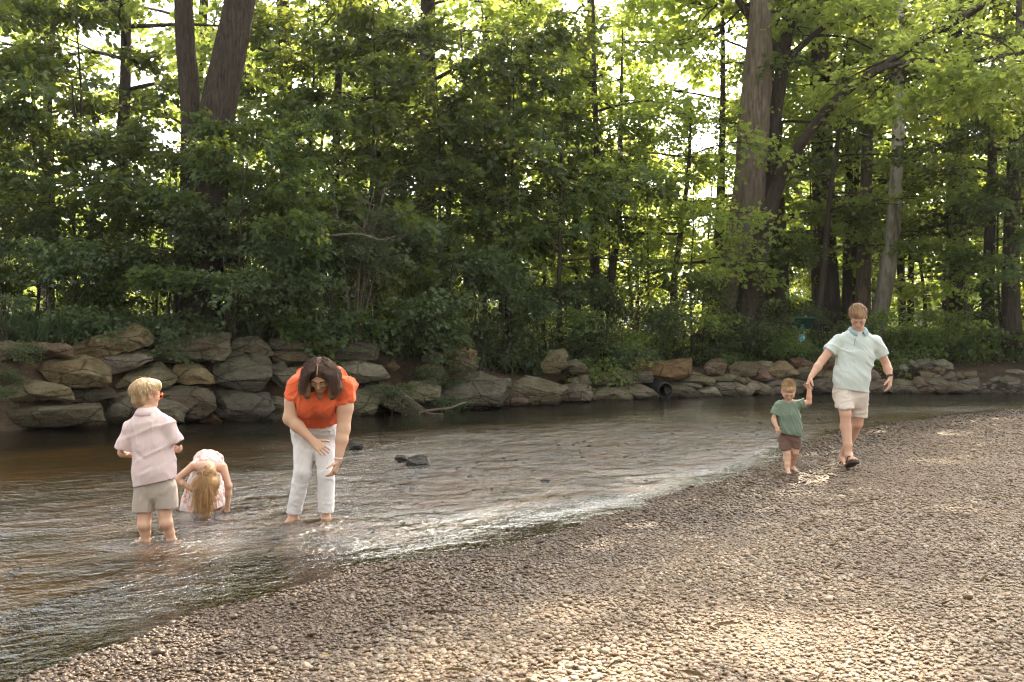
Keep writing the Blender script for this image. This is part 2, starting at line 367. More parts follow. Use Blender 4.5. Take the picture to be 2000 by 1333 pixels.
TAN, GRY, RUS, DRK, PAL, OLV = (.30, .225, .13), (.22, .19, .145), (.27, .165, .09), (.085, .075, .06), (.36, .335, .29), (.22, .195, .115)
CROPS = {'A': (0, 600, 3.571), 'B': (700, 660, 5.714), 'C': (500, 640, 6.06), 'D': (1000, 660, 4.0), 'E': (1500, 660, 4.0), 'S': (640, 840, 3.03)}
def bank_y(px): return float(np.interp(px, [-200, 0, 200, 620, 1000, 1300, 1600, 2000, 2200], [13.6, 14.8, 15.8, 17.1, 19.6, 22.1, 23.4, 23.3, 23.6]))
rrs = np.random.RandomState(11)
def unit_(a): return a / (np.linalg.norm(a) + 1e-9)
def rock_mesh(name, poly, Y, seed, thick=0.75, top=.34, grow=1.1):
    r = np.random.RandomState(seed)
    pl = [np.array(p, float) for p in poly]
    while len(pl) > 7:                            # keep the corners that matter: straight broken edges
        ar = [abs(np.cross(pl[i] - pl[i - 1], pl[(i + 1) % len(pl)] - pl[i])) for i in range(len(pl))]; pl.pop(int(np.argmin(ar)))
    pl = np.array(pl); c0 = pl.mean(0); pl = c0 + (pl - c0) * grow; ext = (pl.max(0) - pl.min(0)) * Y / FPX
    T = thick * min(max(ext[1] * 1.25, ext[0] * .45), 1.3)
    pts = []
    for p in pl:                                  # silhouette ring, sloping back towards the top
        up = np.clip((c0[1] - p[1]) / (np.ptp(pl[:, 1]) / 2 + 1e-6), -1, 1)
        pts.append(P(p[0], p[1], Y + T * (.18 + .30 * up)))
    w_ = np.ptp(pl[:, 1])
    for p in pl:                          # front faces
        q = c0 + (p - c0) * r.uniform(.94, 1.02)
        if p[1] < c0[1] - .12 * w_: q[1] += w_ * top * r.uniform(.5, 1.15)
        pts.append(P(q[0], q[1], Y - T * r.uniform(.22, .34)))
    for _ in range(1):                            # proud corners that break the face into facets
        q = c0 + (pl[r.randint(len(pl))] - c0) * r.uniform(.15, .55); q[1] += w_ * .08
        pts.append(P(q[0], q[1], Y - T * r.uniform(.40, .62)))
    for p in pl:                                  # the back
        q = c0 + (p - c0) * .8; pts.append(P(q[0], q[1], Y + T * .9))
    bm = bmesh.new()
    for p in pts: bm.verts.new(p)
    bmesh.ops.convex_hull(bm, input=bm.verts)
    bmesh.ops.delete(bm, geom=[v for v in bm.verts if not v.link_faces], context='VERTS')
    mid = np.mean(pts, 0); hp = np.array([v.co[:] for v in bm.verts])
    for _ in range(2):                            # broken corners: flat cuts on the sides one can see
        nn = unit_(np.array([r.normal(0, 1), -abs(r.normal(0, .9)) - .15, r.normal(.25, .8)]))
        sup = ((hp - mid) @ nn).max(); cutp = mid + nn * sup * r.uniform(.76, .90)
        bmesh.ops.bisect_plane(bm, geom=bm.verts[:] + bm.edges[:] + bm.faces[:], plane_co=Vector(cutp), plane_no=Vector(nn), clear_outer=True)
        ed = [e for e in bm.edges if e.is_boundary]
        if ed: bmesh.ops.contextual_create(bm, geom=ed)
    bmesh.ops.recalc_face_normals(bm, faces=bm.faces)
    bmesh.ops.triangulate(bm, faces=bm.faces)
    L = max(ext.max() / 18, .03)
    for _ in range(5):
        es = [e for e in bm.edges if e.calc_length() > L * 1.5]
        if not es: break
        bmesh.ops.subdivide_edges(bm, edges=es, cuts=1, use_grid_fill=False)
        bmesh.ops.triangulate(bm, faces=[f for f in bm.faces if len(f.verts) > 3])
    lo = np.min(pts, 0); hi = np.max(pts, 0)
    for _ in range(1): bmesh.ops.smooth_vert(bm, verts=bm.verts, factor=.06, use_axis_x=True, use_axis_y=True, use_axis_z=True)
    bm.normal_update()
    co = np.array([v.co[:] for v in bm.verts]); l2, h2 = co.min(0), co.max(0)
    co = lo - .02 * (hi - lo) + (co - l2) / (h2 - l2) * 1.04 * (hi - lo); no = np.array([v.normal[:] for v in bm.verts])
    size = float(np.sqrt(ext[0] * ext[1]))
    tilt = co.copy(); tilt[:, 2] = (co[:, 2] + .25 * co[:, 0]) * 5.0
    d = .022 * size * fbm(co, 2.6 / size, seed % 50, 4) + .020 * size * vnoise(tilt, 1.1 / size, seed % 41) + .015 * vnoise(co, 9, seed % 31)
    crack = np.abs(vnoise(tilt, .75 / size, seed % 23 + 3)); d -= .05 * size * np.clip(.12 - crack, 0, 1) / .12 * (vnoise(co, .9 / size, 7) > -.1)
    co = co + no * d[:, None]
    base = np.array([co[:, 0].mean(), co[:, 1].mean(), co[:, 2].min()])
    for v, q in zip(bm.verts, co - base): v.co = q
    me = bpy.data.meshes.new(name); bm.to_mesh(me); bm.free()
    me.polygons.foreach_set('use_smooth', np.ones(len(me.polygons), bool)); me.materials.append(M_rock); me.set_sharp_from_angle(angle=R(22))
    return me, base
def rock(crop, poly, label, col, group='boulders of the far bank', Y=None, name='boulder', cat='boulder', thick=.75, top=.34, dy=0.0):
    ox, oy, s = CROPS[crop]
    pl = [(ox + a / s, oy + b / s) for a, b in poly]
    cx = np.mean([p[0] for p in pl]); yb = max(p[1] for p in pl)
    if Y is None:
        Y = bank_y(cx)
        for _ in range(3):
            zb = CZ - (yb - HY) * Y / FPX; Y = bank_y(cx) + .62 * max(zb, 0)
    Y += dy
    me, base = rock_mesh(name, pl, Y, int(cx * 7 + yb * 13) % 9973, thick, top, 1.1 if crop != 'S' else 1.0)
    o = link(name, me); o.location = base
    j = rrs.uniform(.85, 1.15); j *= .92 if crop == 'E' else 1.0
    o.color = (col[0] * j * .75, col[1] * j * .77, col[2] * j * rrs.uniform(.72, .84), 1)
    return tag(o, label, cat, group)

A, B_, C_, D, E = 'A', 'B', 'C', 'D', 'E'
ROCKS = [
 (A, [(520,285),(560,250),(700,205),(880,150),(940,130),(985,150),(1000,190),(1025,210),(960,255),(820,310),(690,360),(620,335),(525,325)], 'long tan slab tilted up to the right on top of the wall', TAN),
 (A, [(140,255),(250,245),(440,255),(490,290),(485,340),(330,350),(200,345),(150,320)], 'flat reddish brown slab in the top course, left of the tilted tan slab', (.22,.15,.10)),
 (A, [(-30,250),(70,245),(130,265),(155,300),(130,340),(40,365),(-30,370)], 'rounded brown boulder at the top left end of the wall', (.25,.19,.13)),
 (A, [(210,400),(240,375),(380,350),(560,330),(680,370),(745,420),(740,470),(690,540),(560,555),(420,540),(270,470),(225,440)], 'big tan boulder with a dark overhanging lower face, above the long mossy rock', (.33,.25,.14)),
 (A, [(690,365),(850,305),(950,280),(965,320),(1020,315),(1040,370),(900,430),(790,460),(750,410)], 'grey layered block wedged under the tilted tan slab', (.26,.22,.17)),
 (A, [(1000,300),(1050,265),(1200,230),(1350,200),(1480,178),(1580,190),(1597,240),(1590,310),(1540,365),(1400,355),(1330,335),(1230,370),(1120,375),(1040,380)], 'long grey boulder with a rounded right end in the top course', GRY),
 (A, [(820,520),(920,440),(1000,440),(1100,390),(1140,400),(1200,470),(1190,520),(1130,555),(1050,540),(900,560),(830,560)], 'olive mossy rock just above the blond boy\'s head', OLV),
 (A, [(1190,420),(1220,395),(1330,385),(1380,395),(1470,480),(1485,530),(1440,545),(1380,520),(1300,535),(1260,500),(1200,450)], 'yellowish rock with dark vertical bands under the long grey boulder', (.34,.26,.14)),
 (A, [(1500,450),(1530,380),(1610,325),(1700,320),(1850,355),(1870,400),(1840,500),(1800,570),(1700,580),(1530,540),(1500,510)], 'large square grey block with a pale right edge', (.19,.175,.14)),
 (A, [(1605,260),(1680,220),(1800,215),(1850,250),(1893,320),(1870,335),(1720,310),(1615,295)], 'wedge shaped pale rock resting on the square grey block', (.29,.26,.19)),
 (A, [(-30,560),(60,520),(200,508),(330,525),(460,565),(490,610),(485,640),(420,650),(300,610),(130,620),(20,650),(-30,650)], 'long mossy rock at the left edge, second course from the water', (.25,.21,.12)),
 (A, [(490,560),(600,550),(700,540),(770,580),(795,620),(700,640),(600,660),(510,650)], 'small dark wedge between the big tan boulder and the waterline slab', (.17,.15,.11)),
 (A, [(20,700),(150,680),(400,675),(650,680),(695,720),(690,790),(560,815),(400,830),(200,830),(60,820),(0,770)], 'long low slab at the waterline on the far left', (.17,.145,.10)),
 (A, [(755,700),(800,620),(920,600),(1080,640),(1200,670),(1270,710),(1285,780),(1240,805),(1050,810),(850,810),(765,780)], 'smooth waterline slab right behind the blond boy', (.20,.175,.125)),
 (A, [(1090,600),(1150,565),(1350,565),(1470,600),(1500,640),(1490,710),(1400,760),(1290,775),(1180,690)], 'broad flat topped brown rock to the right of the blond boy\'s head', (.185,.15,.105)),
 (A, [(1500,620),(1520,590),(1700,585),(1850,610),(1885,650),(1890,710),(1830,760),(1600,768),(1510,745)], 'dark rectangular block beneath the large square grey block', (.13,.115,.09)),
 (A, [(1795,775),(1830,715),(1870,720),(1920,760),(1955,800),(1900,815),(1800,815)], 'dark triangular stone at the waterline left of the woman', (.13,.12,.10)),
 (C_, [(215,130),(340,120),(520,105),(690,115),(870,120),(910,160),(900,185),(790,190),(690,215),(560,275),(350,285),(210,240)], 'wide layered ledge rock on the wall top behind the woman', (.22,.19,.125)),
 (C_, [(205,285),(340,280),(560,290),(620,330),(580,390),(380,415),(250,400)], 'reddish block under the layered ledge rock', (.19,.145,.10)),
 (C_, [(600,260),(720,200),(900,195),(945,250),(920,310),(800,315),(760,295),(640,290)], 'cracked rock just above the woman\'s hair', (.21,.18,.12)),
 (C_, [(930,180),(1080,170),(1330,200),(1420,260),(1420,370),(1250,370),(1070,385),(960,400),(915,320)], 'plain grey slab in the top course to the right of the woman', (.19,.175,.135)),
 (C_, [(960,480),(1060,390),(1230,362),(1380,400),(1450,440),(1570,590),(1460,580),(1340,590),(1180,650),(1080,590),(1000,560)], 'pale faceted rock with a sharp ridge beside the woman\'s shoulder', (.36,.335,.26)),
 (C_, [(130,480),(200,430),(330,420),(370,470),(360,560),(250,600)], 'small grey rock between the square block and the woman', (.20,.185,.15)),
 (C_, [(195,490),(370,480),(520,470),(560,560),(400,690),(300,690),(220,620)], 'rough rock half hidden behind the woman\'s sleeve', (.20,.18,.12)),
 (C_, [(150,860),(240,825),(330,845),(350,950),(220,960)], 'small rock by the woman\'s elbow', (.20,.18,.13)),
 (C_, [(1140,800),(1180,745),(1320,760),(1420,830),(1400,950),(1360,1040),(1200,1050),(1130,1010)], 'squarish mossy boulder in the bottom course right behind the woman\'s arm', (.20,.18,.115)),
 (B_, [(60,540),(130,530),(250,500),(350,560),(470,600),(570,690),(690,780),(620,805),(540,840),(400,800),(280,750),(200,700),(150,640)], 'tapering slab sloping down to the right into the water', (.24,.21,.15)),
 (B_, [(500,560),(600,500),(780,495),(890,540),(910,590),(890,680),(780,710),(680,720),(560,670),(510,610)], 'oval flat topped rock left of the big ledge block', (.25,.225,.16)),
 (B_, [(890,560),(1000,500),(1150,450),(1340,390),(1480,440),(1600,500),(1610,600),(1590,740),(1420,710),(1300,720),(1250,750),(1060,770),(920,720),(890,650)], 'big ledge block with a sloping flat top above the driftwood', (.20,.18,.13)),
 (B_, [(1580,480),(1690,460),(1700,560),(1690,630),(1640,660),(1610,560)], 'narrow upright block at the right end of the big ledge block', (.22,.20,.15)),
 (B_, [(1000,350),(1030,260),(1100,200),(1180,230),(1290,270),(1325,320),(1300,350),(1180,365),(1060,385)], 'brown rock perched above the big ledge block', (.22,.18,.12)),
 (B_, [(960,150),(1080,140),(1200,110),(1300,150),(1305,215),(1290,250),(1180,215),(1080,190),(980,170)], 'orange tan striped slab lying on the perched brown rock', (.34,.24,.14)),
 (B_, [(720,200),(840,150),(940,190),(975,240),(940,290),(800,285),(730,260)], 'dark rock half covered by weeds left of the striped slab', (.15,.13,.09)),
 (B_, [(690,380),(730,320),(860,290),(930,310),(950,400),(900,440),(800,435),(720,420)], 'yellowish lumpy rock under the weed covered dark rock', (.28,.23,.13)),
 (B_, [(800,440),(830,425),(885,490),(880,540),(850,510)], 'thin leaning stone sliver on the oval rock', (.30,.26,.18)),
 (B_, [(1060,830),(1180,785),(1300,760),(1420,770),(1430,805),(1300,850),(1180,870)], 'flat wet stone under the driftwood branch', (.24,.19,.14)),
 (B_, [(840,800),(900,745),(960,760),(1000,800),(900,815)], 'small brown stone behind the driftwood branch', (.22,.17,.13)),
 (B_, [(360,860),(420,820),(480,830),(495,890),(370,895)], 'small dark stone in the water under the tapering slab', (.15,.14,.12)),
 (B_, [(1560,800),(1580,770),(1660,775),(1695,795),(1640,812)], 'flat whitish stone at the water edge below the ledge block', (.5,.48,.44)),
 (B_, [(1600,710),(1700,660),(1850,680),(1900,720),(1800,750),(1620,765)], 'thin reddish ledge at the waterline between the two largest blocks', (.26,.18,.13)),
 (B_, [(1490,700),(1560,690),(1580,790),(1530,810),(1480,770)], 'small dark block leaning on the foot of the ledge block', (.12,.11,.09)),
 (B_, [(330,270),(400,250),(445,330),(400,370),(340,330)], 'small brown stone deep in the weeds', (.20,.14,.09)),
 (D, [(-20,420),(60,320),(120,300),(240,340),(400,380),(420,430),(380,480),(330,515),(200,525),(100,515),(0,495)], 'huge sloping grey brown boulder at the waterline, first right of the ledge block', (.25,.22,.16)),
 (D, [(380,470),(420,370),(500,365),(610,385),(620,450),(600,488),(500,495),(420,490)], 'rounded block pressed against the right side of the huge sloping boulder', (.22,.19,.14)),
 (D, [(620,410),(700,385),(850,400),(930,440),(930,470),(850,495),(700,495),(625,475)], 'long pale smooth slab at the waterline left of the black pipe', (.33,.29,.21)),
 (D, [(450,330),(560,285),(600,290),(605,360),(480,365)], 'small grey block above the rounded block', (.25,.22,.165)),
 (D, [(600,295),(740,290),(790,320),(780,360),(620,368)], 'flat mossy block in the second course above the pale smooth slab', (.27,.245,.15)),
 (D, [(790,250),(860,245),(925,268),(930,345),(810,340)], 'tan upright block left of the grey oblong', (.30,.245,.155)),
 (D, [(925,268),(1085,270),(1088,340),(950,352)], 'grey oblong block just above the black pipe', (.24,.21,.165)),
 (D, [(830,370),(920,355),(1040,380),(1110,420),(1130,475),(1000,490),(920,450),(850,410)], 'rough cracked boulder touching the left side of the black pipe', (.25,.22,.165)),
 (D, [(990,260),(1050,185),(1150,180),(1280,185),(1360,178),(1400,230),(1390,270),(1300,310),(1200,335),(1100,295)], 'large rust orange boulder over the black pipe', (.30,.19,.105)),
 (D, [(905,180),(930,145),(990,150),(1040,190),(1020,240),(980,255),(920,230)], 'small rust brown block at the top left of the large rust boulder', (.28,.18,.105)),
 (D, [(1200,360),(1260,345),(1350,370),(1450,410),(1475,440),(1470,480),(1230,485),(1210,420)], 'dark wet boulder directly right of the black pipe', (.17,.145,.11)),
 (D, [(1310,330),(1420,270),(1550,310),(1580,345),(1550,370),(1470,345),(1380,335)], 'angular olive rock to the right of the large rust boulder', (.25,.22,.15)),
 (D, [(1320,345),(1400,345),(1470,372),(1470,392),(1400,390)], 'thin pale slab lying under the angular olive rock', (.33,.30,.24)),
 (D, [(1475,400),(1560,380),(1610,420),(1640,462),(1475,475)], 'pale low stone at the waterline between dark and smooth boulders', (.32,.29,.23)),
 (D, [(1570,380),(1620,340),(1740,345),(1830,380),(1885,425),(1860,450),(1700,450),(1610,425)], 'smooth pale grey boulder at the waterline left of the toddler', (.31,.28,.21)),
 (D, [(1500,230),(1560,175),(1640,170),(1670,220),(1640,280),(1530,285)], 'dark brown rock with a sharp top under the big leaning trunks', (.22,.16,.11)),
 (D, [(1690,240),(1760,195),(1890,190),(1910,240),(1890,290),(1800,300),(1720,280)], 'mossy rounded rock right of the sharp topped rock', (.20,.165,.10)),
 (D, [(1530,298),(1700,285),(1770,295),(1760,330),(1640,338),(1560,322)], 'long flat olive stone under the sharp topped rock', (.27,.25,.16)),
 (D, [(1830,370),(1870,335),(1960,360),(2020,400),(2050,445),(1950,450),(1880,415)], 'tilted pale slab just left of the toddler\'s head', (.33,.28,.20)),
 (D, [(240,200),(300,110),(400,95),(430,150),(420,230),(350,270),(260,260)], 'tall brown rock standing in the greenery above the huge sloping boulder', (.22,.18,.11)),
 (D, [(430,190),(500,175),(570,220),(590,260),(480,280),(440,240)], 'rounded rock beside the tall brown rock in the greenery', (.22,.19,.125)),
 (D, [(1900,240),(1960,225),(2020,260),(2010,320),(1920,330)], 'pinkish rock between the mossy rounded rock and the big tan rock', (.29,.20,.15)),
 (D, [(1900,195),(1960,180),(2040,190),(2050,225),(1950,225)], 'small olive stone in the grass above the pinkish rock', (.26,.23,.15)),
 (D, [(1760,310),(1830,300),(1860,330),(1820,365),(1770,340)], 'small brown stone above the tilted pale slab', (.24,.19,.14)),
 (E, [(-60,285),(0,230),(80,190),(140,190),(210,230),(240,275),(180,295),(60,315),(-40,315)], 'big tan peaked rock behind the toddler\'s hair', (.35,.27,.165)),
 (E, [(190,170),(260,160),(340,185),(370,200),(310,232),(220,232)], 'dark brown flat rock in the grass behind the big tan peaked rock', (.21,.13,.09)),
 (E, [(240,240),(300,215),(380,230),(420,260),(410,300),(300,322),(250,302)], 'rounded grey brown rock above the held hands', (.25,.21,.16)),
 (E, [(-20,355),(60,320),(200,320),(310,350),(320,405),(200,440),(60,440)], 'long grey boulder at the waterline behind the toddler', (.23,.20,.155)),
 (E, [(320,345),(400,310),(500,320),(520,425),(430,445),(340,440)], 'dark squat boulder between the held hands and the man\'s shirt', (.19,.155,.115)),
 (E, [(370,290),(420,245),(500,260),(530,310),(420,315)], 'tan rock left of the man\'s waist', (.30,.225,.145)),
 (E, [(430,200),(480,160),(515,210),(505,242),(440,248)], 'reddish rock under the man\'s bare forearm', (.24,.15,.10)),
 (E, [(470,150),(500,112),(535,112),(540,215),(500,205)], 'pale rock showing under the man\'s right sleeve', (.42,.37,.28)),
 (E, [(780,255),(830,250),(880,310),(860,332),(770,332)], 'pale pink rock right of the man\'s waist', (.40,.33,.26)),
 (E, [(770,355),(900,335),(960,345),(965,415),(850,440),(770,440)], 'brown grey boulder left of the man\'s dangling hand', (.26,.215,.16)),
 (E, [(960,355),(1010,325),(1130,340),(1200,390),(1200,435),(1080,435),(960,425)], 'broad smooth boulder right of the man\'s dangling hand', (.28,.25,.20)),
 (E, [(1150,325),(1200,310),(1260,340),(1310,385),(1300,435),(1210,435),(1200,385)], 'rounded brown boulder right of the broad smooth boulder', (.27,.20,.145)),
 (E, [(1255,325),(1350,310),(1420,340),(1430,390),(1400,435),(1320,425)], 'domed grey boulder, third from the dangling hand at the water', (.26,.22,.175)),
 (E, [(1420,350),(1490,335),(1560,365),(1640,385),(1640,415),(1500,435),(1430,420)], 'long pale sloping boulder at the right end of the big waterline row', (.32,.265,.20)),
 (E, [(1365,305),(1430,270),(1480,285),(1490,330),(1420,338),(1375,325)], 'angular grey rock on top of the domed grey boulder', (.28,.25,.20)),
 (E, [(1480,265),(1560,255),(1620,265),(1620,312),(1560,325),(1490,322)], 'blocky brown rock with a dark cleft, second course at the right', (.24,.19,.14)),
 (E, [(1505,335),(1640,310),(1647,388),(1570,365)], 'grey square slab standing below the blocky brown rock', (.25,.22,.18)),
 (E, [(1200,268),(1260,258),(1340,295),(1335,312),(1260,322),(1215,312)], 'tan rock above the rounded brown boulder', (.33,.27,.19)),
 (E, [(1170,180),(1250,165),(1300,178),(1310,218),(1240,232),(1180,222)], 'grey block at the top of the bank among bright grass', (.31,.28,.235)),
 (E, [(1320,188),(1370,172),(1440,205),(1440,242),(1380,242)], 'pale rounded rock at the top of the bank, right of the grey block', (.42,.39,.32)),
 (E, [(1285,258),(1340,215),(1380,235),(1372,282),(1310,288)], 'pinkish wedge rock in the middle of the right bank', (.33,.25,.19)),
 (E, [(1030,215),(1060,195),(1090,240),(1080,262),(1040,252)], 'upright pale slab leaning in the weeds by the man\'s watch', (.36,.34,.30)),
 (E, [(1105,182),(1130,178),(1180,230),(1150,242)], 'narrow slanting slab in the weeds left of the grey top block', (.33,.30,.25)),
 (E, [(1230,232),(1290,220),(1292,250),(1240,257)], 'small pale stone under the grey top block', (.38,.35,.29)),
 (E, [(1740,325),(1800,305),(1850,330),(1830,352),(1760,348)], 'small grey rock in the weeds near the right edge', (.33,.30,.26)),
 (E, [(1820,315),(1880,300),(1970,330),(1960,392),(1880,402),(1850,352)], 'grey brown boulder with a dark face near the right edge', (.27,.23,.185)),
 (E, [(1860,255),(1940,245),(2010,270),(1990,300),(1880,282)], 'flat stone sunk in the grass at the right edge', (.30,.27,.22)),
 (E, [(1960,380),(2000,360),(2040,380),(2040,420),(1980,410)], 'broken grey stone cut by the right picture edge', (.29,.25,.20)),
]
for r_ in ROCKS: rock(*r_)
# small flat stones on the far waterline, rounded cobbles at the right
SMALL = [(A, [(1370,795),(1480,755),(1550,790),(1500,812),(1400,812)], 'flat reddish stone in the heap behind the girl, upper left', RUS),
 (A, [(1560,795),(1700,765),(1790,760),(1795,800),(1700,838),(1560,835)], 'broad flat reddish stone at the top of the heap by the woman', (.26,.18,.13)),
 (A, [(1380,845),(1440,810),(1490,830),(1480,875),(1390,885)], 'small brown stone next to the white rock in the water', (.20,.16,.12)),
 (A, [(1470,875),(1520,820),(1570,850),(1575,890),(1500,895)], 'small dark peaked stone in the middle of the heap', (.14,.12,.10)),
 (A, [(1620,885),(1690,840),(1750,850),(1745,915),(1650,910)], 'grey faceted stone in the heap, front row', (.22,.20,.16)),
 (A, [(1745,910),(1790,835),(1850,850),(1925,900),(1900,940),(1760,945)], 'largest dark wet stone of the heap, nearest the woman', (.12,.105,.085)),
 (A, [(1255,862),(1300,820),(1345,835),(1372,865),(1310,872)], 'white rock standing in the shallow water behind the girl', (.72,.72,.68)),
 (A, [(1330,835),(1350,805),(1378,820),(1372,850)], 'tiny grey stone touching the white rock', (.33,.32,.28))]
for r_ in SMALL: rock(*r_, group='stones heaped at the foot of the wall', name='stone', cat='stone', thick=.9)
for (x, y, w_, h_) in [(1660,400,44,26),(1690,385,36,22),(1705,418,50,26),(1755,395,40,24),(1790,432,80,34),(1840,405,46,28),(1870,430,52,28),(1905,412,44,24),(1690,362,34,20),(1730,352,40,22),(1935,432,50,26),(1960,415,40,22),(1770,372,36,20),(1655,432,40,18),(1990,438,46,24),(1420,442,44,22),(1345,442,46,28),(1480,440,34,18),(240,448,54,24),(170,452,40,16)]:
    a_ = rrs.uniform(0, 6.28, 9); a_.sort()
    poly = [(x + w_ * .5 * math.cos(t) * rrs.uniform(.8, 1.1), y + h_ * .5 * math.sin(t) * rrs.uniform(.8, 1.1)) for t in np.linspace(0, 6.28, 9)[:-1]]
    rock(E, poly, 'rounded grey cobble at the water edge of the right bank', (.33, .30, .26), 'cobbles at the right water edge', name='cobble', cat='cobble', thick=.9)
rock('S', [(125,118),(140,82),(170,72),(205,78),(216,125),(170,135)], 'black wet rock in the stream next to the woman\'s hand', (.10, .09, .08), 'rocks standing in the stream', Y=12.7, name='stone', cat='stone', thick=.9)
rock('S', [(392,170),(410,150),(450,148),(474,182),(420,195)], 'left low hump of the two dark rocks splitting the current', (.10, .085, .07), 'rocks standing in the stream', Y=11.45, name='stone', cat='stone', thick=.9)
rock('S', [(462,210),(480,165),(540,150),(580,162),(607,222),(540,235),(480,230)], 'largest dark rock splitting the current in midstream', (.11, .09, .075), 'rocks standing in the stream', Y=11.25, name='stone', cat='stone', thick=.9)
rock('S', [(755,235),(765,212),(785,215),(790,238),(770,242)], 'tiny black rock tip right of the largest midstream rock', (.09, .08, .07), 'rocks standing in the stream', Y=11.1, name='stone', cat='stone', thick=.9)
rock('S', [(1260,300),(1290,285),(1325,295),(1320,312),(1275,315)], 'low olive rock breaking the surface in the white riffle', (.14, .13, .07), 'rocks standing in the stream', Y=10.1, name='stone', cat='stone', thick=.9)

for (px, py, rr, lab, col) in [(1762, 1021, 7, 'lone dark round stone on the gravel below the man', (.12, .105, .08)), (1645, 968, 8, 'flat tan stone on the gravel left of the lone dark stone', (.30, .23, .16)), (1672, 984, 7, 'small ochre stone just in front of the man', (.33, .25, .15)), (1955, 1000, 6, 'dark stone on the gravel near the right edge', (.14, .12, .10))]:
    Y_ = 1944.4 * 1.47 / (py - HY)
    rock('D', [((px + rr * 1.25 * math.cos(t) - 1000) * 4, (py - rr * .3 + rr * .85 * math.sin(t) - 660) * 4) for t in np.linspace(0, 6.28, 9)[:-1]], lab, col, 'larger stones lying on the beach', Y=Y_, name='stone', cat='stone', thick=1.0)

# ------------------------------------------------------------ tubes (wood, pipes, branches)
def tube_np(pts, rad, sides=8, bump=0.0, seed=0, cap=True):
    pts = np.asarray(pts, float); rad = np.asarray(rad, float); n = len(pts)
    d = np.gradient(pts, axis=0); d /= np.linalg.norm(d, axis=1)[:, None] + 1e-9
    up = np.array([0.0, 1.0, 0.0]) if abs(d[0][1]) < .9 else np.array([1.0, 0, 0])
    v = []
    for i in range(n):
        s = np.cross(up, d[i]); s /= np.linalg.norm(s) + 1e-9; t = np.cross(d[i], s); up = t if False else up
        a = np.linspace(0, 2 * np.pi, sides, endpoint=False)
        rr = rad[i] * np.ones(sides)
        if bump: rr = rr * (1 + bump * fbm(np.stack([np.cos(a) * 2, np.sin(a) * 2, np.full(sides, pts[i][2] * 1.2)], -1), 1.0, seed, 3))
        v.append(pts[i] + rr[:, None] * (np.cos(a)[:, None] * s + np.sin(a)[:, None] * t))
    v = np.concatenate(v); f = []; idx = np.arange(n * sides).reshape(n, sides); nx = np.roll(idx, -1, 1)
    q = np.stack([idx[:-1], nx[:-1], nx[1:], idx[1:]], -1).reshape(-1, 4)
    fl = [q.ravel()]; ct = [np.full(len(q), 4)]
    if cap: fl += [idx[0][::-1], idx[-1]]; ct += [[sides], [sides]]
    return v, np.concatenate(fl), np.concatenate(ct)
def merge(parts):
    V, F, K = [], [], []; o = 0
    for v, f, k in parts: V.append(v); F.append(np.asarray(f) + o); K.append(k); o += len(v)
    return np.concatenate(V), np.concatenate(F), np.concatenate(K)
def smooth_path(pts, n):
    pts = np.asarray(pts, float); t = np.concatenate([[0], np.cumsum(np.linalg.norm(np.diff(pts[:, :3], axis=0), axis=1))])
    out = []
    for u in np.linspace(0, t[-1], n):
        i = min(max(np.searchsorted(t, u) - 1, 0), len(pts) - 2); f = (u - t[i]) / (t[i + 1] - t[i] + 1e-9)
        p0, p1, p2, p3 = pts[max(i - 1, 0)], pts[i], pts[i + 1], pts[min(i + 2, len(pts) - 1)]
        out.append(.5 * ((2 * p1) + (-p0 + p2) * f + (2 * p0 - 5 * p1 + 4 * p2 - p3) * f * f + (-p0 + 3 * p1 - 3 * p2 + p3) * f ** 3))
    return np.array(out)

dw = N('bleached_wood'); nn = dw.noise(dw.coord('Object'), 9, 5)
dw.base(dw.ramp(nn, [(.3, (.06, .045, .03)), (.7, (.15, .11, .075))]), .8, dw.bump(nn, .6, .02))
def driftwood(name, pxs, rad, label, cat, group=None, subs=()):
    pts = smooth_path([P(*p) for p in pxs], 22); r = np.interp(np.linspace(0, 1, 22), np.linspace(0, 1, len(rad)), rad)
    r = r * (1 + .16 * np.sin(np.arange(22) * 2.1))
    parts = [tube_np(pts, r, 8, .1, 3)]
    for sp, sr in subs: parts.append(tube_np(smooth_path([P(*p) for p in sp], 8), np.linspace(sr, sr * .4, 8), 6, .1, 4))
    v, f, k = merge(parts); b = np.array([v[:, 0].mean(), v[:, 1].mean(), v[:, 2].min()])
    o = link(name, mesh_np(name, v - b, f, k, dw.m)); o.location = b
    return tag(o, label, cat, group)
YB = bank_y(830) - .55
driftwood('driftwood_branch', [(818, 812, YB - .1), (822, 806, YB - .05), (850, 801, YB), (878, 798, YB + .05), (893, 792, YB + .15), (911, 786, YB + .4)], [.018, .028, .026, .022, .026, .016], 'crooked bleached driftwood branch lying at the foot of the ledge block', 'driftwood', None, [([(830, 805, YB), (838, 808, YB - .1), (866, 809.5, YB - .15)], .02)])

# corrugated black drain pipe
cp = N('black_plastic'); cp.base((.022, .024, .028), .45, None, .4)
yp = bank_y(1290) + .1
pa, pbn = P(1270, 757, yp + .55), P(1300, 764, yp - .18)
ax = (pbn - pa); Lp = np.linalg.norm(ax); axn = ax / Lp
n_ = 60; tt = np.linspace(0, 1, n_); rad_o = .19 * (1 + .055 * np.sign(np.sin(tt * 2 * np.pi * 9)))
outer = tube_np(pa + axn * (tt * Lp)[:, None], rad_o, 28, cap=False)
inner = tube_np((pa + axn * (tt * Lp)[:, None]), np.full(n_, .163), 28, cap=False); inner = (inner[0], inner[1].reshape(-1, 4)[:, ::-1].ravel(), inner[2])
v, f, k = merge([outer, inner]); rim = []
s0 = (n_ - 1) * 28
for i in range(28): rim.append([s0 + i, s0 + (i + 1) % 28, n_ * 28 + s0 + (i + 1) % 28, n_ * 28 + s0 + i])
